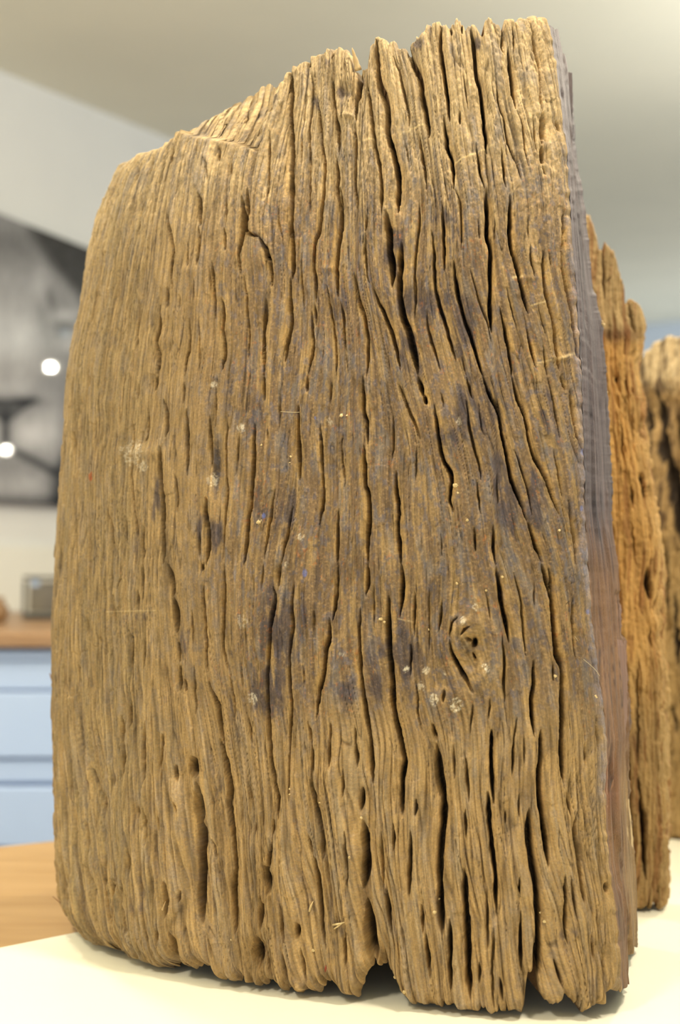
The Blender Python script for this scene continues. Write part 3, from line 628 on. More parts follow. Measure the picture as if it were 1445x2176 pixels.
# grain coordinate in photo-size units, unfolded along the arc on the left
arcpx = T['A'] / 0.000285
arcpx = arcpx - arcpx[:, -1:] + 1240
g = arcpx + flow(px, py)
yy = py
zone_top = 1 - sstep(330, 620, py)
zone_bot = sstep(1400, 1720, py)
zone_mid = np.clip(1 - zone_top - zone_bot, 0, 1)
leftz = 1 - sstep(240, 420, px)
bd = sample(band, px, py)
H = np.zeros_like(px)          # inward, metres
H += 0.0021 * bd * (0.35 + 0.65 * np.clip(1 - zone_bot, 0, 1))
cs = sample(core, px, py); sk = sample(skirt, px, py)
H += cs * (0.0150) + sk * (0.0005 + 0.0022 * zone_bot + 0.0011 * zone_top)
# broad undulation and procedural ridges following the grain
H += 0.0020 * fbm(px / 190, py / 260, 3, 2)
r1 = fbm(g / 17.0, yy / 190, 11, 2)
H += (0.0010 * zone_top + 0.0003 * zone_mid + 0.0022 * zone_bot) * r1
r2 = np.abs(vnoise(g / 13.0 + 0.5 * vnoise(g / 40, yy / 90, 8), yy / 260, 21))
th = 0.10 + 0.06 * zone_bot
crk2 = np.clip(1 - r2 / th, 0, 1) * sstep(0.0, 0.5, vnoise(g / 30, yy / 190, 23) + 0.15 * zone_bot + 0.1 * leftz)
crk2 *= (1 - np.clip(sk * 1.2, 0, 1) * 0.8)
H += crk2 * (0.0013 + 0.0016 * zone_bot + 0.0006 * zone_top)
r3 = np.abs(vnoise(g / 6.0, yy / 75, 31))
H += np.clip(1 - r3 / 0.22, 0, 1) * 0.0006 * (0.25 + 0.9 * leftz + 0.4 * zone_bot)
hair = np.clip(1 - np.abs(vnoise(g / 8.5 + 0.3 * vnoise(g / 20, yy / 40, 9), yy / 210, 35)) / 0.075, 0, 1) * sstep(-0.15, 0.35, vnoise(g / 19, yy / 85, 36))
hair *= 1 - np.clip(sk, 0, 1) * 0.5
H += hair * 0.0011
fib = vnoise(g / 2.6, yy / 45, 41)
H += 0.00020 * fib
H += 0.00022 * vnoise(g / 4.5, yy / 9, 43) * (0.4 + 1.3 * zone_top)        # cross grit
H += 0.00055 * fbm(g / 9, yy / 14, 44, 3) * (0.25 + 1.3 * zone_top + 0.2 * zone_bot)
# broken flakes: abrupt steps
rg = np.maximum(0, 1 - np.abs(vnoise(g / 12.5 + 0.35 * vnoise(g / 30, yy / 120, 61), yy / 420, 62)) * 2.2) ** 2
rg2 = np.maximum(0, 1 - np.abs(vnoise(g / 6.5 + 0.3 * vnoise(g / 20, yy / 80, 63), yy / 260, 64)) * 2.0) ** 2
rg = rg * (1 - 0.7 * np.clip(sk, 0, 1))
H += rg * (0.0030 * zone_bot * (0.55 + 0.45 * vnoise(g / 30, yy / 160, 65)) + 0.0013 * zone_top + 0.0004 * zone_mid + 0.0007 * leftz * zone_mid)
H += rg2 * (0.0010 * zone_bot + 0.0006 * zone_top + 0.00025 * zone_mid + 0.0008 * leftz)
fl = vnoise(g / 24, yy / 95, 51)
flk = sstep(0.10, 0.16, fl)
H -= 0.0010 * flk * (0.2 + 0.6 * leftz + 0.3 * zone_top)
fl2 = sstep(0.2, 0.24, vnoise(g / 15, yy / 60, 53))
H -= 0.0006 * fl2
# traced recess of the broken upper left shoulder
line = interp([(380, 262), (392, 285), (450, 295), (500, 305), (545, 318), (562, 255), (585, 200), (612, 140), (640, 60)], px + 8 * vnoise(px / 9, py / 30, 61))
rec = sstep(-5, 14, line - py) * (px > 385) * (px < 640) * sstep(640, 610, px)
H += 0.010 * rec + 0.00009 * np.clip(line - py, 0, 120) * rec
# deep hollows
def blob(cx, cy, rx, ry, ang=0.0):
    c, s = math.cos(ang), math.sin(ang)
    dx, dy = px - cx, py - cy
    return np.exp(-(((dx * c + dy * s) / rx) ** 2 + ((-dx * s + dy * c) / ry) ** 2))
H += 0.010 * blob(812, 2040, 26, 42) + 0.005 * blob(545, 2040, 22, 45) + 0.004 * blob(1215, 2000, 38, 60) + 0.006 * blob(360, 2040, 13, 35)
H += 0.0035 * blob(457, 988, 13, 62) + 0.003 * blob(423, 1850, 16, 130) + 0.004 * blob(775, 1900, 15, 130)
H += 0.006 * blob(1100, 115, 12, 60) * 0 + 0.004 * blob(733, 190, 14, 16)
# knot: rings bulging round a torn centre
kd = np.sqrt(((px - 1000) / 46) ** 2 + ((py - 1385) / 70) ** 2)
H += -0.0030 * np.exp(-((kd - 0.85) / 0.45) ** 2) + 0.0035 * np.exp(-(kd / 0.38) ** 2) + 0.0006 * np.sin(kd * 18) * np.exp(-(kd / 1.2) ** 2)
H += -0.0035 * blob(955, 1478, 42, 24) - 0.003 * blob(553, 545, 18, 30, 0.3) - 0.002 * blob(340, 720, 26, 18)
for (cx_, cy_, rx_, ry_, a_) in [(300, 560, 26, 14, .0008), (405, 575, 18, 12, .0012), (700, 570, 16, 6, .0015), (330, 665, 30, 14, .0008), (300, 960, 40, 14, .002), (1190, 760, 26, 6, .0016),
                                 (740, 245, 15, 6, .003), (230, 860, 24, 20, .0015), (1120, 590, 20, 5, .0012), (620, 1640, 14, 40, .002), (700, 1650, 18, 30, .003), (395, 1500, 14, 40, .002)]:
    H -= a_ * blob(cx_, cy_, rx_, ry_)
# rounding over the upper and lower ends, each ridge on its own
rt = 9 + 5 * vnoise(g / 12, yy * 0, 71)
H += 0.0050 * np.clip(1 - T['dt'] / rt, 0, 1) ** 2 + 0.003 * np.clip(1 - T['dt'] / 40, 0, 1) ** 2
rb = 30 + 20 * vnoise(g / 16, yy * 0, 72)
H += 0.011 * np.clip(1 - T['db'] / rb, 0, 1) ** 2 + 0.010 * leftz * np.clip(1 - T['db'] / 90, 0, 1) ** 2
# keep the right arris crisp but ragged
cidx = np.linspace(0, 1, NC)[None, :]
de = (1 - cidx) * (T['A'][0, -1]) / 0.00029 * 1.0
ef = sstep(0, 26, (T['A'][:, -1:] - T['A']) / 0.00029)
H = H * (0.18 + 0.82 * ef) + (1 - ef) * 0.0012 * vnoise(yy / 12, yy * 0, 77)
H = np.clip(H, -0.007, 0.022)
Xd = T['X'] - T['nx'] * H
Yd = T['Y'] - T['ny'] * H
gap_b = np.clip(cs[10] * 1.2, 0, 1) * 0.011 + rg[6] * 0.004 + np.clip(crk2[6], 0, 1) * 0.003
gap_t = np.clip(cs[-10], 0, 1) * 0.004 + rg[-6] * 0.0022
Zd = T['Z'] + gap_b[None, :] * np.clip(1 - T['db'] / 130, 0, 1) ** 1.5 - gap_t[None, :] * np.clip(1 - T['dt'] / 70, 0, 1) ** 1.5
co = np.stack([Xd, Yd, Zd], -1)

# ---- colour of the weathered face
def lin(*c): return s2l(c)
def mixc(c, tcol, f): return c * (1 - f[..., None]) + np.asarray(tcol) * f[..., None]

OCH = lin(158, 131, 86); OCHD = lin(146, 114, 64); TAN = lin(184, 162, 120); GREY = lin(124, 116, 106)
BROWN = lin(106, 86, 66); PURP = lin(72, 64, 66); OLIVE = lin(140, 124, 88); PALE = lin(206, 182, 130); DARK = lin(52, 44, 40)
C = np.broadcast_to(OCH, px.shape + (3,)).copy()
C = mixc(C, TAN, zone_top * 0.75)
C = mixc(C, OLIVE, leftz * 0.65 * (0.6 + 0.4 * vnoise(g / 8, yy / 160, 101)))
# worn brown skin on the ridge tops in the middle band
skin = sstep(210, 520, py) * (1 - sstep(1430, 1600, py + 60 * vnoise(g / 18, yy / 60, 104))) * sstep(330, 620, px + 50 * vnoise(px / 60, py / 90, 105))
skn = sstep(-0.35, 0.25, fbm(g / 11, yy / 130, 106, 3) + 0.25 - 1.3 * np.clip(sk, 0, 1) * 0.55 - crk2 * 0.5)
C = mixc(C, BROWN, skin * skn * 0.72)
gm = sstep(0.0, 0.5, fbm(g / 14, yy / 55, 110, 3) - sk * 0.4)
C = mixc(C, GREY, gm * (0.30 + 0.35 * skin + 0.25 * zone_top))
gm2 = sstep(0.05, 0.5, fbm(g / 10, yy / 200, 114, 2))
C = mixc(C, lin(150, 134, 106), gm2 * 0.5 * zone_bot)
# groove flanks are warm ochre
fl_ = sstep(0.25, 0.75, sk) * (1 - sstep(0.2, 0.7, cs))
C = mixc(C, OCHD, fl_ * 0.2)
C = mixc(C, lin(176, 142, 84), sstep(0.22, 0.5, bd) * (0.55 * skin + 0.15) * (0.8 + 0.5 * vnoise(g / 9, yy / 60, 161)))
C = mixc(C, lin(166, 134, 78), sstep(0.35, 0.9, crk2) * 0.35 * skin)
# bluish-violet dark stains
stains = [(830, 520, 30, 60, .8), (900, 650, 60, 36, .9), (985, 690, 26, 60, .8), (740, 640, 40, 40, .5), (640, 700, 60, 60, .35), (1010, 860, 60, 70, .6),
          (1080, 1080, 22, 60, .9), (1140, 1060, 18, 70, .9), (1060, 1010, 18, 40, .9), (1170, 860, 24, 70, .6), (560, 1060, 30, 60, .5), (610, 1100, 26, 60, .7), (540, 890, 30, 60, .5),
          (590, 1330, 50, 80, .85), (640, 1320, 30, 50, .6), (570, 1470, 34, 50, .95), (700, 1230, 60, 50, .4), (840, 1400, 50, 70, .8), (800, 1420, 24, 60, .8), (740, 1470, 18, 40, .8),
          (430, 1120, 16, 30, .9), (458, 1140, 12, 34, 1.0), (390, 1360, 10, 34, .9), (1000, 560, 20, 40, .5), (950, 470, 30, 60, .5), (880, 740, 30, 60, .7), (560, 230, 60, 60, .0),
          (700, 480, 30, 40, .35), (1130, 620, 30, 60, .4), (330, 1070, 12, 50, .7), (300, 1310, 46, 12, .5), (240, 800, 30, 60, .3), (780, 900, 60, 60, .35), (960, 930, 40, 30, .6), (700, 130, 14, 14, .5),
          (728, 195, 12, 14, 1.0), (885, 95, 14, 16, 1.0), (765, 175, 8, 18, 1.0), (668, 215, 10, 16, .8), (1015, 90, 10, 14, .9), (690, 1690, 0.1, .1, 0), (290, 1930, 26, 22, .5), (626, 2086, 12, 14, .6), (1210, 1985, 30, 18, .5), (980, 1290, 20, 20, .3), (1130, 1400, 30, 20, .4), (1160, 1520, 12, 20, .0)]
sp = np.zeros_like(px)
for (cx_, cy_, rx_, ry_, a_) in stains:
    if rx_ < 1: continue
    sp = np.maximum(sp, a_ * blob(cx_, cy_, rx_ * 1.25, ry_ * 1.25))
sn = sstep(0.22, 0.60, sp * (0.75 + 0.85 * fbm(g / 12, yy / 42, 120, 3)) + 0.10 * skin * fbm(g / 9, yy / 30, 126, 2))
C = mixc(C, PURP, sn * 0.62)
C = mixc(C, DARK, sstep(0.35, 0.8, blob(457, 988, 12, 66)) * 0.85)
C = mixc(C, DARK, sstep(0.35, 0.8, blob(1095, 1075, 0.1, 0.1)) * 0)
C = mixc(C, lin(70, 60, 52), sstep(0.3, 0.9, blob(352, 1190, 10, 130)) * 0.4)
# cracks, grooves and hollows darkened: grime plus shade painted into the colour
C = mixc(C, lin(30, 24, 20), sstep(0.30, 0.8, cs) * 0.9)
C = mixc(C, lin(88, 68, 46), sstep(0.3, 0.9, blob(423, 1850, 16, 140)) * 0.7)
C = mixc(C, lin(88, 68, 46), sstep(0.3, 0.9, blob(775, 1890, 13, 120)) * 0.6)
C = mixc(C, lin(60, 46, 32), hair * 0.55)
C = mixc(C, lin(78, 58, 36), sstep(0.35, 1.0, rg) * (0.45 * zone_bot + 0.35 * zone_top + 0.12))
C = mixc(C, lin(82, 64, 42), sstep(0.4, 1.0, rg2) * (0.3 + 0.25 * leftz))
C = mixc(C, lin(64, 50, 34), sstep(0.3, 0.9, crk2) * 0.35)
# mottled worn nap: warm tan against blue-grey
nap = fbm(g / 4.2, yy / 3.4, 170, 3)
C = mixc(C, lin(186, 154, 106), sstep(0.05, 0.7, nap) * (0.12 + 0.22 * skin + 0.18 * zone_top))
C = mixc(C, lin(98, 98, 108), sstep(0.05, 0.5, fbm(g / 9, yy / 16, 175, 3) - 0.25 * nap) * (0.16 + 0.34 * skin) * (1 - np.clip(sk, 0, 1) * .6))
C = mixc(C, PURP, sn * 0.5)
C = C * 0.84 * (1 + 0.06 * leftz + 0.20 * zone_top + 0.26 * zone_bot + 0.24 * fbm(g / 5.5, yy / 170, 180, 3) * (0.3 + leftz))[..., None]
C = C * (1 + 0.20 * nap * (0.5 + 0.5 * skin + 0.5 * zone_top))[..., None]
# rusty flecks
rf = sstep(0.45, 0.7, fbm(g / 5, yy / 7, 130, 2)) * sstep(-0.1, 0.4, vnoise(px / 60, py / 60, 133))
C = mixc(C, lin(168, 104, 52), rf * 0.38 * (skin + 0.25))
# pale scratches across the grain
def streak(x0, y0, x1, y1, w, a):
    global C, H
    dx, dy = x1 - x0, y1 - y0; L2 = dx * dx + dy * dy
    t = np.clip(((px - x0) * dx + (py - y0) * dy) / L2, 0, 1)
    dd = np.hypot(px - x0 - t * dx, py - y0 - t * dy)
    C = mixc(C, PALE, np.clip(1.3 - dd / w, 0, 1) * a * (1 - sstep(.2, .6, cs)))
for s_ in [(969, 342, 1010, 325, 2.2, .9), (1010, 325, 1050, 307, 1.8, .6), (870, 275, 905, 262, 2, .8), (850, 285, 872, 278, 1.8, .5), (763, 303, 790, 292, 2, .7), (800, 290, 818, 283, 2, .6),
           (770, 318, 788, 313, 1.6, .5), (1145, 770, 1172, 764, 2, .6), (1130, 648, 1160, 640, 2, .5), (1185, 762, 1225, 750, 3, .6), (1090, 590, 1110, 585, 3, .7), (845, 1315, 880, 1322, 1.5, .4),
           (225, 1300, 330, 1297, 1.5, .4)]:
    streak(*s_)
# pale dusted patches and old white marks
for (cx_, cy_, r_, a_) in [(969, 1497, 15, .9), (1032, 1418, 10, .8), (922, 1487, 12, .7), (862, 1422, 7, .8), (905, 1425, 9, .5), (945, 1430, 6, .5), (537, 1485, 12, .5), (516, 1320, 14, .35), (895, 1460, 10, .5),
                          (985, 1318, 8, .6), (512, 910, 10, .6), (1010, 1290, 8, .4), (700, 895, 8, .4), (975, 895, 8, .5), (610, 1200, 6, .5), (640, 1140, 8, .5), (280, 960, 26, .4), (300, 990, 12, .4), (725, 1390, 6, .6), (450, 1020, 14, .35), (452, 815, 8, .5)]:
    m = sstep(0.35, 0.7, blob(cx_, cy_, r_, r_ * 1.2) * (0.9 + 0.8 * fbm(px / 4, py / 4, 140, 2)))
    C = mixc(C, lin(216, 205, 176), m * a_ * sstep(-0.6, 0.25, fbm(px / 2.6, py / 3, 190, 2)))
for (cx_, cy_, r_) in [(648, 1218, 7), (1240, 960, 6), (1250, 1300, 5), (1236, 1080, 5), (560, 1096, 5), (670, 888, 3)]:
    C = mixc(C, lin(96, 112, 170), sstep(.4, .8, blob(cx_, cy_, r_, r_ * 1.6)) * .6)
C = mixc(C, lin(150, 40, 30), sstep(.4, .8, blob(690, 2065, 4, 8)) * .8)
C = mixc(C, lin(150, 80, 40), sstep(.4, .8, blob(190, 1012, 5, 14)) * .8)
# grey-violet worn rind along the right arris
ar = np.exp(-((px - interp(EDGE, py) + 3) / (9 + 5 * vnoise(py / 40, px * 0, 145))) ** 2) * sstep(300, 700, py) * (1 - sstep(1640, 1760, py))
C = mixc(C, lin(140, 138, 150), ar * 0.6 * (0.6 + 0.4 * fbm(px / 5, py / 9, 146, 2)))
fv = 1 + 0.20 * fib + 0.14 * fbm(g / 5, yy / 60, 150, 2)
C = np.clip(C * fv[..., None], 0.003, 0.9)
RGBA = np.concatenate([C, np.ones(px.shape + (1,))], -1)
GR = np.stack([g, yy, g * 0], -1)

timber = empty('weathered_timber', (0.0, 0.80, TABLE_Z))
tag(timber, 'tall upright block of cracked brown weathered timber, nearest and largest on the cream table', 'timber')
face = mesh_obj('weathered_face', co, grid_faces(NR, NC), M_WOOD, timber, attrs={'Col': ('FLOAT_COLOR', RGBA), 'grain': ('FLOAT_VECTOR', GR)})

# ---- split face on the right
FE = [(30, 1178), (120, 1196), (138, 1206), (141, 1214), (339, 1219), (412, 1235), (513, 1246), (615, 1253), (628, 1264), (640, 1262), (693, 1283), (720, 1279), (789, 1288), (973, 1298), (1000, 1301), (1080, 1300), (1151, 1303), (1200, 1312),
      (1280, 1314), (1288, 1321), (1350, 1322), (1364, 1330), (1454, 1334), (1535, 1341), (1606, 1334), (1700, 1338), (1850, 1350), (1940, 1345), (2005, 1346), (2060, 1334), (2200, 1334)]
NS = 64
NRS = NR
Ex, Ey, Ez = co[:, -1, 0], co[:, -1, 1], co[:, -1, 2]
sv = np.linspace(0, 1, NS)[None, :]
YF = 0.803
ztop_s = interp([(0, 0), (0.25, 12), (0.5, 60), (0.72, 100), (0.85, 108), (1, 108)], sv[0])   # px drop of the top
zbot_s = interp([(0, 0), (0.3, 20), (0.6, 80), (0.8, 100), (0.9, 96), (1, 104)], sv[0])
Ypl = Ey[:, None] * (1 - sv) + YF * sv
ez0, ez1 = Ez[0], Ez[-1]
tt = np.linspace(0, 1, NR)[:, None]
pyE = project(Ex, Ey, Ez)[1]
pt = pyE[-1] + ztop_s + 6 * vnoise(sv[0] * 14, sv[0] * 0, 200)
pb = pyE[0] - zbot_s + 5 * vnoise(sv[0] * 16, sv[0] * 0, 201)
PYs = pb[None, :] * (1 - tt) + pt[None, :] * tt
Zs = np.maximum(z_from_py(PYs, Ypl), TABLE_Z + 0.0008)
# right outline, ragged
ragF = interp([(-100, 1176), (30, 1178), (141, 1212), (339, 1219), (513, 1244), (720, 1279), (973, 1296), (1151, 1303), (1288, 1318), (1454, 1334), (1606, 1336), (1850, 1348), (2005, 1346), (2200, 1334)], PYs)
ragE = interp(FE, PYs) - ragF + 2.2 * vnoise(PYs / 16, PYs * 0, 203) + 2.2 * np.maximum(0, vnoise(PYs / 5, PYs * 0, 204))
pxE = interp(np.stack([pyE[::-1], project(Ex, Ey, Ez)[0][::-1]], 1), PYs)
pxES = interp(EDGE, PYs) + 1
PXs = pxES * (1 - sv) + ragF * sv + ragE * sv ** 7 + (pxE - pxES) * (1 - sv) ** 12
Xs = (PXs - CXP) / FPX * (Ypl * CP + Zs * SP)
# displacement roughly toward +X (outward normal of this face)
gs = sv * 0.15 / 0.00029 + 60 * np.sin(Zs * 9) * 0 - (Zs / 0.00029) * interp([(0, 0.0), (1200, 0.0), (1450, 0.16), (1600, 0.18), (2200, 0.02)], PYs)
ys = PYs
Hs = 0.0018 * vnoise(gs / 40, ys / 420, 210) + 0.0010 * vnoise(gs / 16, ys / 420, 214) + 0.0005 * vnoise(gs / 8, ys / 200, 215)
Hs += 0.0012 * sstep(0.0, 0.1, vnoise(gs / 60, ys / 420, 216)) + 0.0016 * sstep(0.0, 0.08, vnoise(gs / 90, ys / 190, 217)) * sstep(1050, 1200, ys)
fade = sstep(0, 0.12, sv) * sstep(1.0, 0.9, sv)
Hs = Hs * fade
cs_ = np.stack([Xs + Hs, Ypl - Hs * 0.3, Zs], -1)
cs_[:, 0] = co[:, -1]
CS = np.broadcast_to(lin(100, 86, 84), Xs.shape + (3,)).copy()
CS = mixc(CS, lin(148, 108, 66), sstep(1050, 1250, ys + 60 * vnoise(gs / 20, ys / 80, 220)) * np.ones_like(Xs) * 0.85)
CS = mixc(CS, lin(132, 118, 112), sstep(0.1, 0.6, fbm(gs / 10, ys / 200, 222, 2)) * 0.5 * (1 - sstep(1000, 1200, ys)))
CS = mixc(CS, lin(172, 108, 60), np.exp(-((ys - 1670) / 55) ** 2) * sstep(0.5, 0.0, sv) * 0.9)
CS = mixc(CS, lin(170, 138, 88), sstep(0.35, 0.7, sv + 0.15 * vnoise(gs / 12, ys / 60, 233)) * sstep(1560, 1700, ys) * 0.85)
CS = mixc(CS, lin(96, 58, 38), sstep(0.15, 0.6, fbm(gs / 7, ys / 130, 226, 2)) * 0.55 * sstep(1000, 1200, ys))
CS = mixc(CS, lin(48, 34, 30), sstep(0.75, 0.95, 1 - np.abs(vnoise(gs / 26, ys / 160, 230))) * sstep(-.1, .3, vnoise(gs / 60, ys / 70, 231)) * .7)
CS = np.clip(CS * 0.62 * (1 + 0.35 * vnoise(gs / 10, ys / 130, 228))[..., None], 0.003, 0.9)
split = mesh_obj('split_face', cs_, grid_faces(NR, NS), M_SPLIT, timber,
                 attrs={'Col': ('FLOAT_COLOR', np.concatenate([CS, np.ones(Xs.shape + (1,))], -1)), 'grain': ('FLOAT_VECTOR', np.stack([gs, ys, gs * 0], -1))})
split['label'] = 'reddish violet freshly split side'


def close_timber(parent, loopsheet_cols, face_co, last_co, first_co, mat, cback, zdip=0.012, zrise=0.014, bulge=0.01):
    """back sheet from last_co column to first_co column, and ragged end caps"""
    step = 6
    a = last_co[::step]; b = first_co[::step]
    n = 60
    s = np.linspace(0, 1, n)[None, :, None]
    P = a[:, None, :] * (1 - s) + b[:, None, :] * s
    P[..., 2:3] = b[:, None, 2:3] + (a[:, None, 2:3] - b[:, None, 2:3]) * (1 - s) ** 4
    ss = s[..., 0]
    P[..., 1] += bulge * np.sin(np.pi * ss)
    zb_ = P[:1, :, 2]; P[..., 2] = zb_ + (P[..., 2] - zb_) * (1 - 0.22 * np.sin(np.pi * ss))
    rr = np.arange(len(a))[:, None]
    P[..., 1] += np.sin(np.pi * ss) * (0.004 * vnoise(ss * 30, rr / 20, 300) + 0.002 * vnoise(ss * 80, rr / 9, 301))
    Cb = np.broadcast_to(cback, P.shape).copy()
    Cb = np.clip(Cb * (1 + 0.3 * vnoise(ss * 60 + 0 * rr, rr / 25 + 0 * ss, 302))[..., None], 0.003, .9)
    Gb = np.stack([ss * 600 + 0 * rr, rr * 12.0 + 0 * ss, 0 * ss + 0 * rr], -1)
    mesh_obj('back_face', P, grid_faces(P.shape[0], n), mat, parent,
             attrs={'Col': ('FLOAT_COLOR', np.concatenate([Cb, np.ones(P.shape[:2] + (1,))], -1)), 'grain': ('FLOAT_VECTOR', Gb)})
    for which, name, dz, row in ((-1, 'top_end', -zdip, -1), (0, 'bottom_end', zrise, 0)):
        loop = np.concatenate([face_co[row], loopsheet_cols[row][1:], P[row][1:-1]], 0) if loopsheet_cols is not None else np.concatenate([face_co[row], P[row][1:-1]], 0)
        cen = loop.mean(0)
        K = 14
        ks = np.linspace(0, 1, K)
        m = len(loop)
        rings = loop[None] * (1 - ks[:, None, None]) + cen[None, None] * ks[:, None, None]
        th = np.linspace(0, 60, m)[None, :]
        goal = loop[:, 2].min() if row == -1 else loop[:, 2].max()
        kk = np.clip(ks[:, None] * 2.2, 0, 1)
        zs = loop[None, :, 2] * (1 - kk) + goal * kk
        ramp = np.clip(ks[:, None] / 0.10, 0, 1)
        zs = zs + dz * ramp + 0.003 * ramp * vnoise(th + 0 * ks[:, None], ks[:, None] * 9 + 0 * th, 310)
        if row == 0: zs = np.maximum(zs, TABLE_Z + 0.001)
        rings[..., 2] = zs
        idx = np.arange(K * m).reshape(K, m)
        F = np.stack([idx[:-1], np.roll(idx[:-1], -1, 1), np.roll(idx[1:], -1, 1), idx[1:]], -1).reshape(-1, 4)
        if row == 0: F = F[:, ::-1].copy()
        Cc = np.broadcast_to(cback * (1.2 if row == -1 else 0.7), rings.shape).copy()
        mesh_obj(name, rings, F, mat, parent,
                 attrs={'Col': ('FLOAT_COLOR', np.concatenate([Cc, np.ones(rings.shape[:2] + (1,))], -1)),
                        'grain': ('FLOAT_VECTOR', rings / 0.00029)})


# the underside ring must not cut through the visible tips
close_timber(timber, cs_, co, cs_[:, -1], co[:, 0], M_WOOD, lin(120, 92, 62))

# lay the lowest tips on the table
tip = float(min(co[..., 2].min(), cs_[..., 2].min()))


# ---- thin fibres, splinters and crumbs on the big timber
def surf(pxx, pyy):
    d2 = (px - pxx) ** 2 + (py - pyy) ** 2
    i = np.unravel_index(np.argmin(d2), d2.shape)
    return co[i], np.array([T['nx'][i], T['ny'][i], 0.0])


def tube(name, pts, rads, mat, parent, seg=6):
    pts = [Vector(p) for p in pts]
    V = []; F = []
    for i, p in enumerate(pts):
        t = (pts[min(i + 1, len(pts) - 1)] - pts[max(i - 1, 0)]).normalized()
        a = t.cross(Vector((0.3, 1, 0.2))).normalized(); b = t.cross(a)
        for k in range(seg):
            an = 2 * math.pi * k / seg
            V.append(p + (a * math.cos(an) + b * math.sin(an)) * rads[i])
    for i in range(len(pts) - 1):
        for k in range(seg):
            F.append([i * seg + k, i * seg + (k + 1) % seg, (i + 1) * seg + (k + 1) % seg, (i + 1) * seg + k])
    F.append(list(range(seg))[::-1]); F.append([(len(pts) - 1) * seg + k for k in range(seg)])
    return mesh_obj(name, V, F, mat, parent)


def fibre(ptsxy, r=0.00012, lift=0.0015, name='loose_fibre'):
    P = []
    n = len(ptsxy)
    d = densify(np.array(ptsxy, float), 6.0)
    for i, (x, y) in enumerate(d):
        c_, n_ = surf(x, y)
        P.append(c_ + n_ * (0.0006 + lift * math.sin(math.pi * (i + .5) / len(d))))
    P = np.array(P)
    for _ in range(3): P[1:-1] = (P[:-2] + P[1:-1] * 2 + P[2:]) / 4
    return tube(name, P, [r] * len(P), M_HAIR, timber, 5)


fibre([(258, 792), (272, 783), (277, 765), (290, 752), (312, 748), (330, 736), (338, 742)])
fibre([(597, 874), (612, 877), (638, 876)])
fibre([(1238, 1400), (1252, 1415), (1275, 1435)])
fibre([(1218, 1330), (1224, 1348), (1230, 1362)], 0.0001)


def crumb(x, y, r, seed):
    c_, n_ = surf(x, y)
    rr = random.Random(seed)
    import bmesh
    bm = bmesh.new()
    bmesh.ops.create_icosphere(bm, subdivisions=1 + (r > 0.001), radius=1.0)
    for v in bm.verts:
        k = 1 + 0.35 * math.sin(v.co.x * 4 + seed) * math.cos(v.co.y * 5 + seed * 2) + rr.uniform(-.25, .25)
        v.co = Vector((v.co.x * r * rr.uniform(.95, 1.05), v.co.y * r * 0.6, v.co.z * r * 0.9)) * k
        v.co += Vector(c_) + Vector(n_) * r * 0.3
    me = bpy.data.meshes.new('crumb'); bm.to_mesh(me); bm.free()
    me.materials.append(M_CRUMB)
    o = bpy.data.objects.new('crumb', me); COL.objects.link(o); o.parent = timber
    o.matrix_parent_inverse = timber.matrix_world.inverted()


for i, (x, y, r) in enumerate([(727, 883, 5), (738, 882, 4), (968, 1032, 6), (972, 1047, 3.5), (993, 1106, 4.5), (551, 1110, 6), (555, 1105, 4), (1188, 1127, 4), (808, 1316, 5), (815, 1322, 4),
                               (1183, 1437, 5), (1266, 1480, 4.5), (556, 946, 4), (618, 970, 3.5), (616, 982, 3.5), (1068, 1226, 4), (1033, 1255, 4), (970, 1240, 3.5), (910, 1339, 3.5),
                               (616, 1675, 3), (616, 1688, 3), (678, 1706, 4), (741, 1823, 4), (766, 1740, 4), (828, 2098, 5), (836, 2108, 4), (924, 1940, 5), (928, 1920, 4), (1158, 1962, 5),
                               (1152, 1945, 4), (600, 2010, 4), (665, 2022, 5), (860, 2110, 5), (598, 1950, 4), (177, 1808, 3.5), (490, 1998, 4), (310, 1136, 3)]):
    crumb(x, y, r * 0.00022, i)


def splinter(a, b, r, name='splinter', mat=None, Ya=0.7, Yb=0.7, mid=0.0):
    A_ = at(a[0], a[1], Ya); B_ = at(b[0], b[1], Yb)
    n = 9
    P = []; R = []
    for i in range(n):
        t = i / (n - 1)
        p = A_.lerp(B_, t) + Vector((mid * math.sin(math.pi * t), 0, 0))
        P.append(p); R.append(r * (1.0 - t) ** 0.7 * (1 + 0.15 * math.sin(i * 2.1)) + 0.00012)
    return tube(name, P, R, mat or M_TIP, timber, 7)


splinter((762, 150), (748, 101), 0.0021, Ya=0.700, Yb=0.695)
splinter((345, 1933), (352, 1915), 0.0005, Ya=0.722, Yb=0.716)
for (a, b, r) in [((347, 1931), (357, 1926), .0005), ((706, 1968), (733, 1960), .0006), ((708, 1975), (728, 1962), .0004), ((656, 1937), (664, 1915), .0006), ((1206, 1100), (1206, 1100), 0)]:
    if r:
        cA, nA = surf(*a); cB, nB = surf(*b)
        tube('pale_chip', [cA + nA * .0008, (cA + cB) / 2 + nA * .002, cB + nB * .0012], [r, r * 1.2, r * .3], M_CRUMB, timber, 6)
ys_ = lambda t: 0.69 + (YF - 0.69) * t
splinter((1238, 632), (1260, 622), 0.0006, mat=M_TIP, Ya=0.78, Yb=0.79, mid=0.001)
splinter((1330, 1960), (1345, 2004), 0.0035, mat=M_TIP, Ya=0.80, Yb=0.808)
splinter((1225, 430), (1229, 405), 0.0004, mat=M_TIP, Ya=0.80, Yb=0.80)
splinter((130, 1860 + 60), (112, 1905), 0.00018, mat=M_SPLINTER, Ya=0.83, Yb=0.82)
splinter((112, 1448), (105, 1430), 0.0007, mat=M_SPLINTER, Ya=0.86, Yb=0.86)
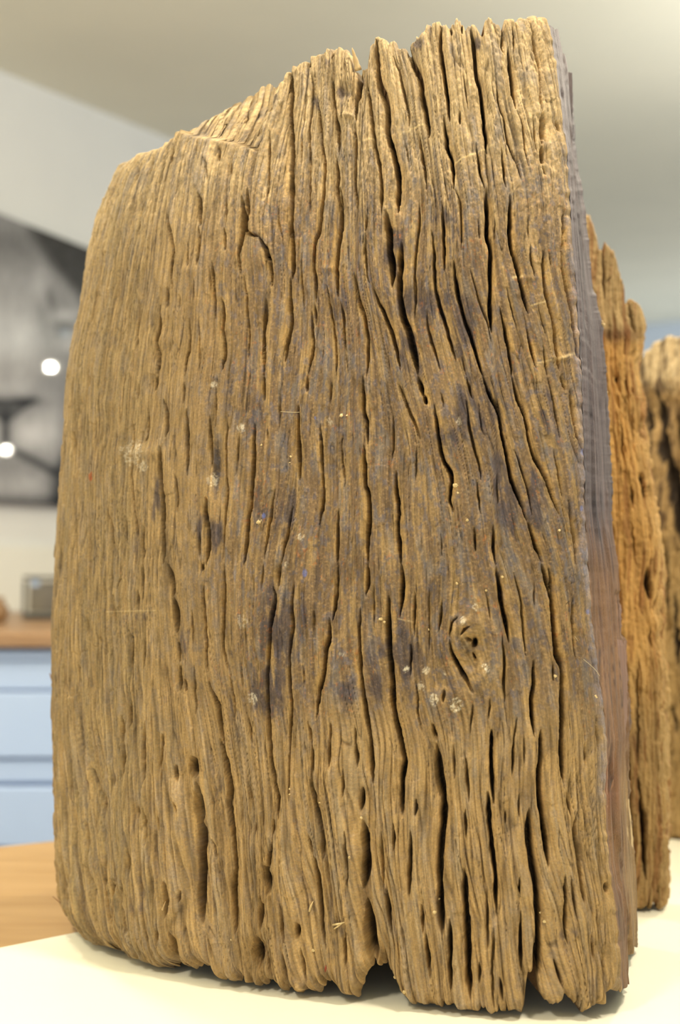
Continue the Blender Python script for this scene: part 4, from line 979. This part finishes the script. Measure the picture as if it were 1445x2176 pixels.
for (x, y, r) in [(1257, 622, 4), (1279, 690, 5), (1276, 684, 3.5), (1287, 834, 2.5), (1288, 900, 2.5)]:
    c_ = at(x, y, YF - 0.01)
    tube('curled_fibre', [c_ + Vector((-.001, 0, -.001)), c_ + Vector((0, -.001, .0006)), c_ + Vector((.0012, 0, .0004)), c_ + Vector((.001, .001, -.0012))],
         [r * .00022] * 4, M_TIP, timber, 6)


def plate(rows, lift, mat, thick=0.0022, seed=0):
    V = []; n = 5
    d = densify(np.array([(r[0] * 1.0, r[1]) for r in rows]), 9.0); d2 = densify(np.array([(r[0] * 1.0, r[2]) for r in rows]), 9.0)
    m = 26
    ysr = np.linspace(rows[0][0], rows[-1][0], m)
    xl = np.interp(ysr, [r[0] for r in rows], [r[1] for r in rows]); xr = np.interp(ysr, [r[0] for r in rows], [r[2] for r in rows])
    xl = xl + 1.3 * vnoise(ysr / 7, ysr * 0, seed); xr = xr + 1.6 * vnoise(ysr / 7, ysr * 0, seed + 1)
    for layer in (0, 1):
        for i in range(m):
            for k in range(n):
                x = xl[i] + (xr[i] - xl[i]) * k / (n - 1); y = ysr[i] + 5 * vnoise(np.array(k * 1.7), np.array(seed * 1.0), 7) * (i == 0)
                e = float(interp(EDGE, y)); f = float(interp(FE, y))
                q = min(max((x - e) / max(f - e, 4), 0), 1)
                Yq = 0.69 + (YF - 0.69) * q - lift - (0.0 if layer == 0 else -thick) + 0.0012 * float(vnoise(np.array(k * 1.3), np.array(i / 3.0), seed + 3))
                V.append(at(float(x), float(y), Yq))
    F = []
    o = m * n
    for i in range(m - 1):
        for k in range(n - 1):
            a0 = i * n + k
            F.append([a0, a0 + 1, a0 + n + 1, a0 + n]); F.append([o + a0, o + a0 + n, o + a0 + n + 1, o + a0 + 1])
    for i in range(m - 1):
        for k, fl_2 in ((0, 0), (n - 1, 1)):
            a0 = i * n + k
            F.append([a0, a0 + n, o + a0 + n, o + a0] if not fl_2 else [a0, o + a0, o + a0 + n, a0 + n])
    for k in range(n - 1):
        F.append([k, o + k, o + k + 1, k + 1]); b0 = (m - 1) * n + k
        F.append([b0, b0 + 1, o + b0 + 1, o + b0])
    mesh_obj('torn_plate', V, F, mat, timber, smooth=False)


M_PLATE = noise_mat('torn_red_wood', (124, 86, 54), (90, 60, 40), 220, 0.6, (1.2, 1, 0.07), 0.6)
M_PLATE2 = noise_mat('torn_pale_wood', (160, 116, 70), (118, 78, 48), 220, 0.6, (1.2, 1, 0.07), 0.6)
plate([(1286, 1284, 1318), (1300, 1282, 1321), (1360, 1281, 1318), (1440, 1288, 1311), (1540, 1300, 1306)], 0.006, M_PLATE, seed=11)
plate([(1362, 1312, 1330), (1400, 1306, 1332), (1480, 1300, 1335), (1560, 1304, 1330), (1620, 1312, 1318)], 0.010, M_PLATE, seed=12)
plate([(1085, 1276, 1279), (1100, 1277, 1288), (1130, 1282, 1299), (1160, 1288, 1298), (1200, 1292, 1294)], 0.005, M_PLATE2, seed=13)
plate([(1060, 1248, 1252), (1100, 1250, 1262), (1150, 1254, 1262), (1230, 1264, 1270), (1330, 1276, 1279)], 0.004, M_PLATE2, seed=14)
plate([(1600, 1284, 1296), (1630, 1282, 1306), (1670, 1280, 1304), (1710, 1280, 1292), (1730, 1282, 1286)], 0.004, M_PLATE2, 0.003, seed=15)
plate([(1700, 1312, 1336), (1780, 1310, 1345), (1860, 1316, 1350), (1930, 1326, 1351), (2003, 1340, 1346)], 0.008, M_TIP, seed=16)


# ================================================================== second slab and third timber
def small_timber(root, plan, nc, nr, left, right, top, bottom, crk, colour_fn, seed, depthscale=1.0, mat=None, back=lin(130, 96, 55), amp=1.0):
    core2, skirt2, _b = raster_cracks(crk, 2.0, seed)
    S = timber_sheet(plan, nc, nr, left, right, top, bottom, jag=4, seed=seed)
    sx, sy = S['px'], S['py']
    gg = S['A'] / 0.00033 + 20 * vnoise(sx / 60, sy / 160, seed + 1)
    h = sample(core2, sx, sy) * 0.012 + sample(skirt2, sx, sy) * 0.003
    h += amp * (0.0030 * fbm(gg / 30, sy / 200, seed + 2, 2) + 0.0014 * vnoise(gg / 9, sy / 120, seed + 4) + 0.0006 * vnoise(gg / 4, sy / 40, seed + 5))
    r = np.abs(vnoise(gg / 14, sy / 130, seed + 6))
    h += amp * np.clip(1 - r / 0.15, 0, 1) * 0.003 * sstep(0, .4, vnoise(gg / 30, sy / 90, seed + 7))
    h += amp * 0.0012 * fbm(gg / 8, sy / 9, seed + 8, 3)
    h -= amp * 0.0018 * sstep(.05, .12, vnoise(gg / 26, sy / 80, seed + 9))
    h += 0.006 * np.clip(1 - S['dt'] / 14, 0, 1) ** 2 + 0.005 * np.clip(1 - S['db'] / 16, 0, 1) ** 2
    edz = np.exp(-np.maximum(interp(right, sy) - sx, 0) / 22)
    h += edz * (0.0022 * fbm(gg / 12, sy / 34, seed + 14, 3) + 0.003 * sstep(.25, .5, vnoise(gg / 12, sy / 26, seed + 18)))
    h = np.clip(h, -0.008, 0.02)
    cc = np.stack([S['X'] - S['nx'] * h, S['Y'] - S['ny'] * h, S['Z']], -1)
    Cc = colour_fn(sx, sy, gg, sample(core2, sx, sy), sample(skirt2, sx, sy), h)
    Cc = np.clip(Cc * (1 + 0.18 * vnoise(gg / 3, sy / 45, seed + 11))[..., None], 0.003, 0.9)
    mesh_obj('weathered_face', cc, grid_faces(nr, nc), mat or M_WOOD, root,
             attrs={'Col': ('FLOAT_COLOR', np.concatenate([Cc, np.ones(sx.shape + (1,))], -1)), 'grain': ('FLOAT_VECTOR', np.stack([gg, sy, gg * 0], -1))})
    close_timber(root, None, cc, cc[:, -1], cc[:, 0], M_WOOD, back, bulge=0.0)
    return cc


def cr(w, s, *v): return (np.array(v, float).reshape(-1, 2), w, s)


slab = empty('split_slab', (0.24, 0.95, TABLE_Z))
tag(slab, 'honey-orange split wood slab with ragged top, right behind the biggest timber', 'timber')
S2_TOP = [(1100, 430), (1200, 440), (1240, 447), (1250, 455), (1258, 468), (1268, 500), (1274, 530), (1280, 532), (1285, 511), (1295, 520), (1308, 541), (1318, 575), (1325, 600), (1329, 638), (1336, 640), (1345, 631), (1356, 640), (1366, 679), (1372, 700), (1480, 710)]
S2_BOT = [(1100, 1950), (1300, 1950), (1338, 1937), (1345, 1931), (1355, 1941), (1368, 1940), (1374, 1928), (1378, 1924), (1384, 1935), (1390, 1920), (1398, 1922), (1405, 1932), (1412, 1936), (1418, 1930), (1422, 1900), (1500, 1900)]
S2_RIGHT = [(300, 1372), (640, 1366), (679, 1368), (720, 1370), (757, 1359), (812, 1357), (850, 1368), (950, 1380), (1065, 1394), (1202, 1412), (1454, 1415), (1600, 1418), (1757, 1425), (1880, 1423), (1934, 1418), (2100, 1418)]
S2_LEFT = [(300, 1165), (2100, 1225)]
C2 = [cr(9, .9, 1375, 1205, 1378, 1240, 1384, 1275), cr(6, .9, 1398, 1275, 1392, 1300), cr(4, .8, 1400, 1340, 1403, 1400), cr(3.5, .7, 1380, 1330, 1386, 1380), cr(6, .9, 1366, 1005, 1370, 1040), cr(5, .8, 1371, 1030, 1374, 1060),
      cr(7, .9, 1362, 1690, 1366, 1740, 1370, 1800, 1372, 1870), cr(4, .8, 1357, 1650, 1362, 1700), cr(5, .6, 1340, 1030, 1345, 1080), cr(3, .6, 1320, 900, 1326, 990), cr(3, .6, 1330, 790, 1338, 850), cr(5, .7, 1311, 800, 1312, 810),
      cr(3, .6, 1342, 1100, 1352, 1200), cr(3, .5, 1356, 1400, 1357, 1640), cr(3, .5, 1335, 1600, 1350, 1900), cr(3, .6, 1280, 520, 1285, 640), cr(3, .5, 1335, 640, 1350, 720), cr(4, .5, 1345, 860, 1350, 960), cr(3, .6, 1400, 1880, 1402, 1925), cr(5, .8, 1366, 880, 1372, 940)]


def col2(x, y, gg, c_, s_, h):
    C = np.broadcast_to(lin(184, 142, 80), x.shape + (3,)).copy()
    up = 1 - sstep(700, 730, y + 12 * vnoise(x / 12, y / 20, 400))
    C = mixc(C, lin(160, 136, 94), up * 0.9)
    C = mixc(C, lin(92, 62, 36), np.exp(-((y - 712) / 16) ** 2) * sstep(1380, 1350, x) * 0.75)
    low = sstep(1350, 1560, y + 60 * vnoise(x / 20, y / 60, 401))
    C = mixc(C, lin(150, 124, 80), low * 0.8)
    ed = np.exp(-((x - interp(S2_RIGHT, y)) / 26) ** 2)
    C = mixc(C, lin(170, 142, 94), ed * 0.55)
    C = mixc(C, lin(118, 70, 34), sstep(.1, .4, fbm(gg / 9, y / 80, 402, 3)) * .6)
    C = mixc(C, lin(108, 80, 50), np.exp(-((x - 1345) / 18) ** 2 - ((y - 1575) / 26) ** 2) * .7)
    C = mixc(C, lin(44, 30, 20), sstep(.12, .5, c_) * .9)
    return C


P2 = [(0.172, 0.895), (0.19, 0.885), (0.215, 0.878), (0.245, 0.877), (0.262, 0.882), (0.272, 0.900), (0.285, 0.96)]
# right outline must be the silhouette: let the last column sit a little behind it
small_timber(slab, P2[:6], 330, 620, S2_LEFT, S2_RIGHT, S2_TOP, S2_BOT, C2, col2, 400, amp=0.8)

third = empty('pitted_timber', (0.42, 1.14, TABLE_Z))
tag(third, 'short pale-topped timber with dark hollows at the right margin, farthest of the three', 'timber')
S3_TOP = [(1200, 760), (1350, 765), (1365, 758), (1375, 742), (1385, 730), (1397, 724), (1410, 714), (1425, 712), (1440, 716), (1480, 720), (1540, 745), (1700, 800)]
S3_BOT = [(1200, 1800), (1445, 1800), (1700, 1800)]
S3_L = [(600, 1352), (2000, 1352)]
S3_R = [(600, 1640), (2000, 1660)]
C3 = [cr(12, 1, 1392, 830, 1400, 900, 1396, 985), cr(12, 1, 1408, 920, 1418, 1000, 1424, 1080), cr(16, 1, 1428, 990, 1440, 1060, 1446, 1150), cr(6, .8, 1425, 1500, 1440, 1560), cr(6, .7, 1372, 860, 1378, 960), cr(8, .8, 1440, 880, 1446, 960),
      cr(5, .7, 1408, 1150, 1415, 1300), cr(6, .7, 1436, 1250, 1440, 1420), cr(8, .8, 1470, 800, 1480, 1200), cr(8, .8, 1510, 900, 1520, 1400)]


def col3(x, y, gg, c_, s_, h):
    C = np.broadcast_to(lin(150, 122, 78), x.shape + (3,)).copy()
    C = mixc(C, lin(196, 174, 132), (1 - sstep(790, 850, y + 20 * vnoise(x / 14, y / 14, 500))) * .9)
    C = mixc(C, lin(180, 150, 96), sstep(1080, 1200, y) * .5)
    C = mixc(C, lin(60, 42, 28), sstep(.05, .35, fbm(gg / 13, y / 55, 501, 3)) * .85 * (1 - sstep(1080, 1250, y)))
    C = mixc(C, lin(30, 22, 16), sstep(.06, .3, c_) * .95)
    return C


P3 = [(0.318, 1.19), (0.312, 1.15), (0.325, 1.115), (0.36, 1.09), (0.41, 1.085), (0.455, 1.105), (0.475, 1.15)]
small_timber(third, P3, 200, 320, S3_L, S3_R, S3_TOP, S3_BOT, C3, col3, 500, amp=1.8)

# ================================================================== tables
def slab_poly(name, pts, ztop, th, mat, parent=None, bev=0.003):
    n = len(pts)
    cx_ = sum(p[0] for p in pts) / n; cy_ = sum(p[1] for p in pts) / n
    def inset(p, e):
        d = Vector((p[0] - cx_, p[1] - cy_)); d.normalize(); return (p[0] - d.x * e, p[1] - d.y * e)
    V = [(*inset(p, bev * 1.4), ztop) for p in pts] + [(*p, ztop - bev) for p in pts] + [(*p, ztop - th + bev) for p in pts] + [(*inset(p, bev * 1.4), ztop - th) for p in pts]
    F = [list(range(n))]
    for k in range(3):
        for i in range(n):
            j = (i + 1) % n
            F.append([k * n + i, (k + 1) * n + i, (k + 1) * n + j, k * n + j])
    F.append([3 * n + i for i in range(n)][::-1])
    return mesh_obj(name, V, F, mat, parent, smooth=False)


FLOOR_Z = -1.15


def legs(parent, pts, ztop, mat, w=0.06):
    for (x, y) in pts:
        box('leg', (x, y, (ztop + FLOOR_Z) / 2), (w, w, ztop - FLOOR_Z), mat, parent, bev=0.004)


# boundary between the cream top and the wooden one
d1 = Vector((0.042, 0.030)).normalized()
A0 = Vector((-0.24, 0.80))
pL = A0 - d1 * 1.1; pR = A0 + d1 * 1.3
nrm = Vector((-d1.y, d1.x))
cream = empty('cream_table', (0.1, 0.5, FLOOR_Z))
tag(cream, 'smooth cream-white table top carrying the three weathered timbers', 'table')
q1 = pL + nrm * -1.5; q2 = pR + nrm * -1.5
slab_poly('table_top', [(pL.x, pL.y), (q1.x, q1.y), (q2.x, q2.y), (pR.x, pR.y)], TABLE_Z, 0.035, M_WHITE, cream)
ins = lambda p, c: (p + (c - p) * 0.08)
cc_ = (pL + pR + q1 + q2) / 4
legs(cream, [tuple(ins(p, cc_)) for p in (pL, pR, q1, q2)], TABLE_Z - 0.035, M_WHITE)

oak = empty('wooden_table', (-0.3, 1.0, FLOOR_Z))
tag(oak, 'honey-coloured wooden table behind the cream table at the left margin', 'table')
o1 = at(0, 1799, 1.0); Yf = 1.0 * (TABLE_Z - 0.003) / o1.z
F0 = at(0, 1799, Yf); o2 = at(115, 1787, 1.0); F1 = at(115, 1787, (TABLE_Z - 0.003) / o2.z)
df = Vector((F1.x - F0.x, F1.y - F0.y)).normalized()
fL = Vector((F0.x, F0.y)) - df * 0.9; fR = Vector((F0.x, F0.y)) + df * 1.25
gap = nrm * 0.004
a_, b_ = pL + gap, pR + gap
slab_poly('table_top', [(fL.x, fL.y), (a_.x, a_.y), (b_.x, b_.y), (fR.x, fR.y)], TABLE_Z - 0.003, 0.035, M_OAK, oak)
cc2 = (fL + fR + a_ + b_) / 4
legs(oak, [tuple(p + (cc2 - p) * 0.13) for p in (fL, fR, a_, b_)], TABLE_Z - 0.038, M_OAK)

# ================================================================== room shell
WD = Vector((0.48, 1.0)).normalized()
W0 = Vector((-0.717, 2.6))
wn_ = Vector((WD.y, -WD.x))         # toward the room


def wall_pt(pxv, pyv):
    # ray / wall plane
    dirv = at(pxv, pyv, 1.0)
    d2 = Vector((dirv.x, dirv.y))
    # W0 + s*WD = t*d2
    det = WD.x * (-d2.y) - (-d2.x) * WD.y
    s = ((-W0.x) * (-d2.y) - (-d2.x) * (-W0.y)) / det
    tt_ = (W0 + WD * s)
    t = tt_.y / d2.y
    return dirv * t, s


c1, s1_ = wall_pt(0, 150); c2, s2_ = wall_pt(350, 290)
cz = lambda s: c1.z + (c2.z - c1.z) * (s - s1_) / (s2_ - s1_)
sa, sb = -4.0, 7.2


def WP(s, off=0.0, z=0.0):
    p = W0 + WD * s + wn_ * off
    return Vector((p.x, p.y, z))


th_ = 0.08
V = [WP(sa, 0, FLOOR_Z), WP(sb, 0, FLOOR_Z), WP(sb, 0, cz(sb)), WP(sa, 0, cz(sa)), WP(sa, -th_, FLOOR_Z), WP(sb, -th_, FLOOR_Z), WP(sb, -th_, cz(sb)), WP(sa, -th_, cz(sa))]
BF = [[0, 1, 2, 3], [5, 4, 7, 6], [4, 0, 3, 7], [1, 5, 6, 2], [3, 2, 6, 7], [4, 5, 1, 0]]
tag(mesh_obj('wall_left', V, BF, M_WALL, smooth=False), kind='structure')
ow = 11.0
V = [WP(sa, -th_, cz(sa)), WP(sb, -th_, cz(sb)), WP(sb, ow, cz(sb)), WP(sa, ow, cz(sa))]
V = V + [v + Vector((0, 0, 0.1)) for v in V]
tag(mesh_obj('ceiling', V, [[0, 1, 2, 3][::-1], [4, 5, 6, 7], [0, 4, 5, 1], [1, 5, 6, 2], [2, 6, 7, 3], [3, 7, 4, 0]], M_CEIL, smooth=False), kind='structure')
V = [WP(sb, -th_, FLOOR_Z), WP(sb, ow, FLOOR_Z), WP(sb, ow, cz(sb)), WP(sb, -th_, cz(sb))]
V = V + [v + Vector((WD.x, WD.y, 0)) * 0.1 for v in V]
tag(mesh_obj('wall_back', V, [[0, 1, 2, 3], [4, 5, 6, 7][::-1], [0, 4, 5, 1], [1, 5, 6, 2], [2, 6, 7, 3], [3, 7, 4, 0]], M_FAR, smooth=False), kind='structure')
V = [WP(sa, -th_, FLOOR_Z), WP(sb, -th_, FLOOR_Z), WP(sb, ow, FLOOR_Z), WP(sa, ow, FLOOR_Z)]
V = V + [v - Vector((0, 0, 0.05)) for v in V]
tag(mesh_obj('floor', V, [[0, 1, 2, 3][::-1], [4, 5, 6, 7]], M_FLOOR, smooth=False), kind='structure')

# cream splash panel along the wall above the counter
COUNTER_Z = -0.117
zs1 = wall_pt(60, 1162)[0].z
V = [WP(-1.2, 0.012, COUNTER_Z + .001), WP(1.6, 0.012, COUNTER_Z + .001), WP(1.6, 0.012, zs1), WP(-1.2, 0.012, zs1), WP(-1.2, 0.0005, COUNTER_Z + .001), WP(1.6, 0.0005, COUNTER_Z + .001), WP(1.6, 0.0005, zs1), WP(-1.2, 0.0005, zs1)]
tag(mesh_obj('trim_1', V, BF, M_SPLASH, smooth=False), kind='structure')


# ================================================================== lioness print
def lion_grey(x, y):
    ax = 12.0
    m = np.where(x < ax, 2 * ax - x, x)        # mirrored about the nose line

    def bl(cx_, cy_, rx_, ry_, a=0.0):
        c, s = math.cos(a), math.sin(a)
        dx, dy = m - cx_, y - cy_
        return np.exp(-(((dx * c + dy * s) / rx_) ** 2 + ((-dx * s + dy * c) / ry_) ** 2))
    v = np.full(x.shape, 0.46)
    v += 0.15 * bl(45, 760, 45, 110) + 0.12 * bl(85, 610, 24, 40) + 0.05 * bl(25, 600, 30, 90)
    v -= 0.10 * bl(30, 520, 60, 45)
    v += 0.24 * bl(65, 925, 42, 38) + 0.14 * bl(110, 900, 26, 70) + 0.14 * bl(50, 1030, 60, 30)
    # dark ground beyond the cheek and ear
    edge = interp([(440, 60), (500, 70), (560, 110), (620, 165), (680, 200), (760, 215), (880, 200), (960, 140), (1000, 118), (1080, 112)], y)
    dk = sstep(-22, 18, m - edge)
    v = v * (1 - dk) + 0.17 * dk
    v -= 0.20 * bl(108, 638, 7, 26, -0.25) + 0.10 * bl(90, 680, 12, 60, -0.2)
    v -= 0.36 * bl(138, 693, 26, 8, 0.1) + 0.22 * bl(122, 708, 8, 8) - 0.06 * bl(140, 710, 14, 8)
    v += 0.12 * bl(140, 668, 30, 10) + 0.08 * bl(150, 735, 18, 14)
    # nose pad
    v += 0.08 * bl(20, 825, 50, 14)
    nose = sstep(0, 10, y - 843) * sstep(0, 10, (92 - (y - 843) * 1.25) - m)
    v = v * (1 - nose * 0.62) + 0.30 * nose * 0.3
    v -= 0.22 * bl(60, 852, 34, 9, 0.05)
    v -= 0.30 * bl(14, 920, 7, 36)
    # mouth line
    my = interp([(0, 948), (30, 957), (70, 978), (110, 1000), (150, 1010)], m)
    v -= 0.30 * np.exp(-((y - my) / 9) ** 2) * sstep(140, 100, m)
    v += 0.03 * vnoise(m / 5, y / 18, 600) + 0.02 * vnoise(m / 2.5, y / 8, 601)
    v -= 0.14 * sstep(1045, 1066, y)
    return np.clip(v, 0.05, 0.8)


pl, sL = wall_pt(-620, 900); pr_, sR = wall_pt(265, 900)
pt_, _ = wall_pt(60, 488); pb_, _ = wall_pt(60, 1072)
zt_, zb_ = pt_.z, pb_.z
poster = empty('lioness_poster', tuple(WP((sL + sR) / 2, 0.0, zb_)))
tag(poster, 'large glossy black and white close-up print of a big cat face on the left wall', 'poster')
nu, nv = 320, 260
us = np.linspace(sL, sR, nu)[None, :]; vsn = np.linspace(zb_, zt_, nv)[:, None]
off = 0.026
PX = W0.x + WD.x * us + wn_.x * off + 0 * vsn
PY = W0.y + WD.y * us + wn_.y * off + 0 * vsn
PZ = vsn + 0 * us
ppx, ppy = project(PX, PY, PZ)
gv = lion_grey(ppx, ppy)
cL = s2l(np.clip(gv, 0, 1) * 255 * 1.12)
CL = np.stack([cL * 1.0, cL * 0.985, cL * 0.98], -1)
eye = np.exp(-(((ppx - 138) / 9) ** 2 + ((ppy - 708) / 8) ** 2))
CL = mixc(CL, lin(112, 130, 150), eye * 0.8)
mP, ntP, pP = new_mat('glossy_print')
aP = ntP.nodes.new('ShaderNodeAttribute'); aP.attribute_name = 'Col'
ntP.links.new(aP.outputs['Color'], pP.inputs['Base Color'])
pP.inputs['Roughness'].default_value = 0.03
pP.inputs['Specular IOR Level'].default_value = 0.5
V4 = np.concatenate([CL, np.ones(CL.shape[:2] + (1,))], -1)
pr_o = mesh_obj('print', np.stack([PX, PY, PZ], -1), grid_faces(nv, nu), mP, poster, smooth=False, attrs={'Col': ('FLOAT_COLOR', V4)})
M_EDGE = noise_mat('poster_edge', (60, 60, 60), (50, 50, 50), 10, 0.5)
V = [WP(sL, .0255, zb_), WP(sR, .0255, zb_), WP(sR, .0255, zt_), WP(sL, .0255, zt_), WP(sL, 0.001, zb_), WP(sR, 0.001, zb_), WP(sR, 0.001, zt_), WP(sL, 0.001, zt_)]
mesh_obj('backing_board', V, BF, M_EDGE, poster, smooth=False)

# ================================================================== drawer cabinet with wooden counter
cab = empty('drawer_cabinet', (-0.7, 1.95, FLOOR_Z))
tag(cab, 'pale blue-white drawer cabinet under the wooden counter at the left margin', 'cabinet')
CY = 1.83
cx0, cx1 = -0.93, -0.12
cb0 = WP((CY - W0.y) / WD.y, 0, 0)
ztopc = COUNTER_Z - 0.026
box('carcass', ((cx0 + cx1) / 2, CY + 0.13, (FLOOR_Z + 0.06 + ztopc) / 2), (cx1 - cx0, 0.22, ztopc - FLOOR_Z - 0.06), M_DRAWIN, cab)
box('plinth', ((cx0 + cx1) / 2, CY + 0.15, FLOOR_Z + 0.03), (cx1 - cx0, 0.18, 0.06), M_DRAWIN, cab)
zr = [z_from_py(v, CY) for v in (1374, 1404, 1407, 1467, 1472, 1611, 1617, 1664, 1674, 1800)] + [FLOOR_Z + 0.08]
bands = [(zr[0], zr[1]), (zr[2], zr[3]), (zr[4], zr[5]), (zr[6], zr[7]), (zr[8], zr[9]), (zr[9] - .006, zr[9] - .3), (zr[9] - .306, zr[10])]
for (za, zb2) in bands:
    za = min(za, ztopc - 0.0015)
    w3 = (cx1 - cx0)
    for k in range(1):
        cxx = cx0 + w3 * (k + .5)
        dep = 0.018 if abs(za - zb2) > 0.06 else 0.012
        dr = box('drawer', (cxx, CY + 0.02 - dep / 2, (za + zb2) / 2), (w3 - 0.006, dep, abs(za - zb2)), M_DRAW, cab, bev=0.002)
        if abs(za - zb2) > 0.08:
            V, F = boxes_mesh([((cxx - 0.06, CY - 0.022, (za + zb2) / 2), (0.008, 0.03, 0.008), 0, .001), ((cxx + 0.06, CY - 0.022, (za + zb2) / 2), (0.008, 0.03, 0.008), 0, .001),
                               ((cxx, CY - 0.038, (za + zb2) / 2), (0.15, 0.008, 0.012), 0, .002)]) if False else ([], [])
counter = slab_poly('wooden_counter', [(-2.1, CY - 0.012), (cx1, CY - 0.012), (cx1, W0.y + WD.y / WD.x * (cx1 - W0.x) - 0.05), (W0.x + WD.x / WD.y * 0 - 0.005 - 0.0, W0.y - 0.035), (-1.05, 1.835)][:0] or
                    [tuple(v) for v in [(-1.05, CY - 0.012), (cx1, CY - 0.012), (cx1, 3.55), (WP(1.05, 0.014).x, WP(1.05, 0.014).y), (WP(-0.80, 0.014).x, WP(-0.80, 0.014).y)]],
                    COUNTER_Z, 0.024, M_OAKD)
tag(counter, 'brown wooden counter top running along the left wall above the drawers', 'counter')

# small framed picture leaning on the counter
fy = 2.22
f0 = at(50, 1224, fy); f1 = at(118, 1300, fy)
fz0, fz1 = COUNTER_Z + 0.0008, f0.z
fcx, fw = (f0.x + at(128, 1300, fy).x) / 2, at(128, 1300, fy).x - f0.x
M_FR = noise_mat('dark_frame', (70, 68, 64), (56, 54, 50), 30, 0.4)
M_PIC = noise_mat('grey_photograph', (118, 112, 98), (84, 80, 72), 18, 0.3)
M_BLUEP = noise_mat('pale_blue_patch', (176, 196, 222), (160, 182, 214), 30, 0.4)
M_MAT = noise_mat('white_mount', (222, 220, 206), (214, 212, 198), 10, 0.6)
fr = empty('framed_picture', (fcx, fy, COUNTER_Z))
tag(fr, 'small grey framed photograph standing on the wooden counter', 'picture')
fh = fz1 - fz0; bw = 0.006
for (nx_, nz_, sx_, sz_) in ((0, fh - bw / 2, fw, bw), (0, bw, fw, bw * 2), (-fw / 2 + bw / 2, fh / 2, bw, fh - bw * 3.2), (fw / 2 - bw / 2, fh / 2, bw, fh - bw * 3.2)):
    box('frame_bar', (fcx + nx_, fy, fz0 + nz_), (sx_, 0.012, sz_), M_FR, fr, bev=0.001)
box('mount', (fcx, fy + 0.003, fz0 + fh / 2), (fw - bw * 2, 0.003, fh - bw * 3), M_MAT, fr, bev=0.0003)
pic = box('photograph', (fcx + 0.002, fy + 0.0005, fz0 + fh / 2 + .001), (fw - bw * 2 - .008, 0.0016, fh - bw * 3 - .008), M_PIC, fr, bev=0.0002)
box('blue_patch', (at(75, 1235, fy).x, fy - 0.0007, at(75, 1237, fy).z), (0.016, 0.0006, 0.016), M_BLUEP, pic, bev=0.0001)  # pale blue square on the picture
box('stand', (fcx, fy + 0.03, fz0 + fh * .3), (0.02, 0.04, 0.004), M_FR, fr, bev=.0005)


def lathe(name, prof, c, mat, parent=None, seg=28):
    V = []; F = []
    for (r, z) in prof:
        for k in range(seg):
            a = 2 * math.pi * k / seg
            V.append((c[0] + r * math.cos(a), c[1] + r * math.sin(a), c[2] + z))
    for i in range(len(prof) - 1):
        for k in range(seg):
            F.append([i * seg + k, i * seg + (k + 1) % seg, (i + 1) * seg + (k + 1) % seg, (i + 1) * seg + k])
    F.append(list(range(seg))[::-1]); F.append([(len(prof) - 1) * seg + k for k in range(seg)])
    return mesh_obj(name, V, F, mat, parent)


M_POT = noise_mat('brown_clay', (150, 118, 78), (110, 82, 52), 20, 0.6)
oc = at(-4, 1288, 2.1)
hh = 0.048
pot = lathe('brown_vase', [(0.010, 0), (0.014, 0.004), (0.019, 0.014), (0.020, 0.024), (0.015, 0.034), (0.009, 0.040), (0.012, hh), (0.010, hh - .002)], (oc.x, 2.1, COUNTER_Z + 0.0005), M_POT)
tag(pot, 'small rounded brown ornament on the counter, left of the framed picture', 'ornament')

# ================================================================== ceiling spotlights that mirror in the glossy print
M_LAMP, ntl, pl_ = new_mat('lamp_glow')
pl_.inputs['Emission Color'].default_value = (1.0, 0.93, 0.78, 1)
pl_.inputs['Emission Strength'].default_value = 900.0
M_CAN = noise_mat('white_lamp_can', (230, 230, 226), (222, 222, 218), 10, 0.4)
nP = Vector((wn_.x, wn_.y, 0))
labels = ['round white ceiling spotlight farther right of the print, out of frame', 'round white ceiling spotlight farthest along the room, out of frame']
for i, (qx, qy, run, rad) in enumerate([(89, 782, 5.2, .011), (-6, 957, 7.6, .009)]):
    P_, s_ = wall_pt(qx, qy)
    P_ = P_ + nP * off
    d_ = P_.normalized()
    r_ = d_ - 2 * d_.dot(nP) * nP
    L_ = P_ + r_ * run
    s_here = (Vector((L_.x, L_.y)) - W0).dot(WD)
    czh = cz(s_here)
    lp = empty('ceiling_spotlight', tuple(L_))
    tag(lp, labels[i], 'lamp')
    back = (P_ - L_).normalized()
    # can: short lathe pointing back along the ray
    q = back.to_track_quat('Z', 'Y')
    def lz(name, prof, mat):
        o = lathe(name, prof, (0, 0, 0), mat)
        for v in o.data.vertices:
            v.co = q @ v.co + L_
        o.parent = lp; o.matrix_parent_inverse = lp.matrix_world.inverted()
    lz('lamp_can', [(0.02, -0.09), (rad + .012, -0.07), (rad + .014, 0.012), (rad + .004, 0.012), (rad + .002, -0.004)], M_CAN)
    lz('bulb', [(0.004, -0.006), (rad * .7, -0.004), (rad, -0.001), (rad * .8, 0.006), (0.006, 0.009)], M_LAMP)
    tube('rod', [L_ - back * 0.07, Vector((L_.x - back.x * .09, L_.y - back.y * .09, czh - .01))], [0.006, 0.006], M_CAN, lp, 8)
print('tip z', tip)
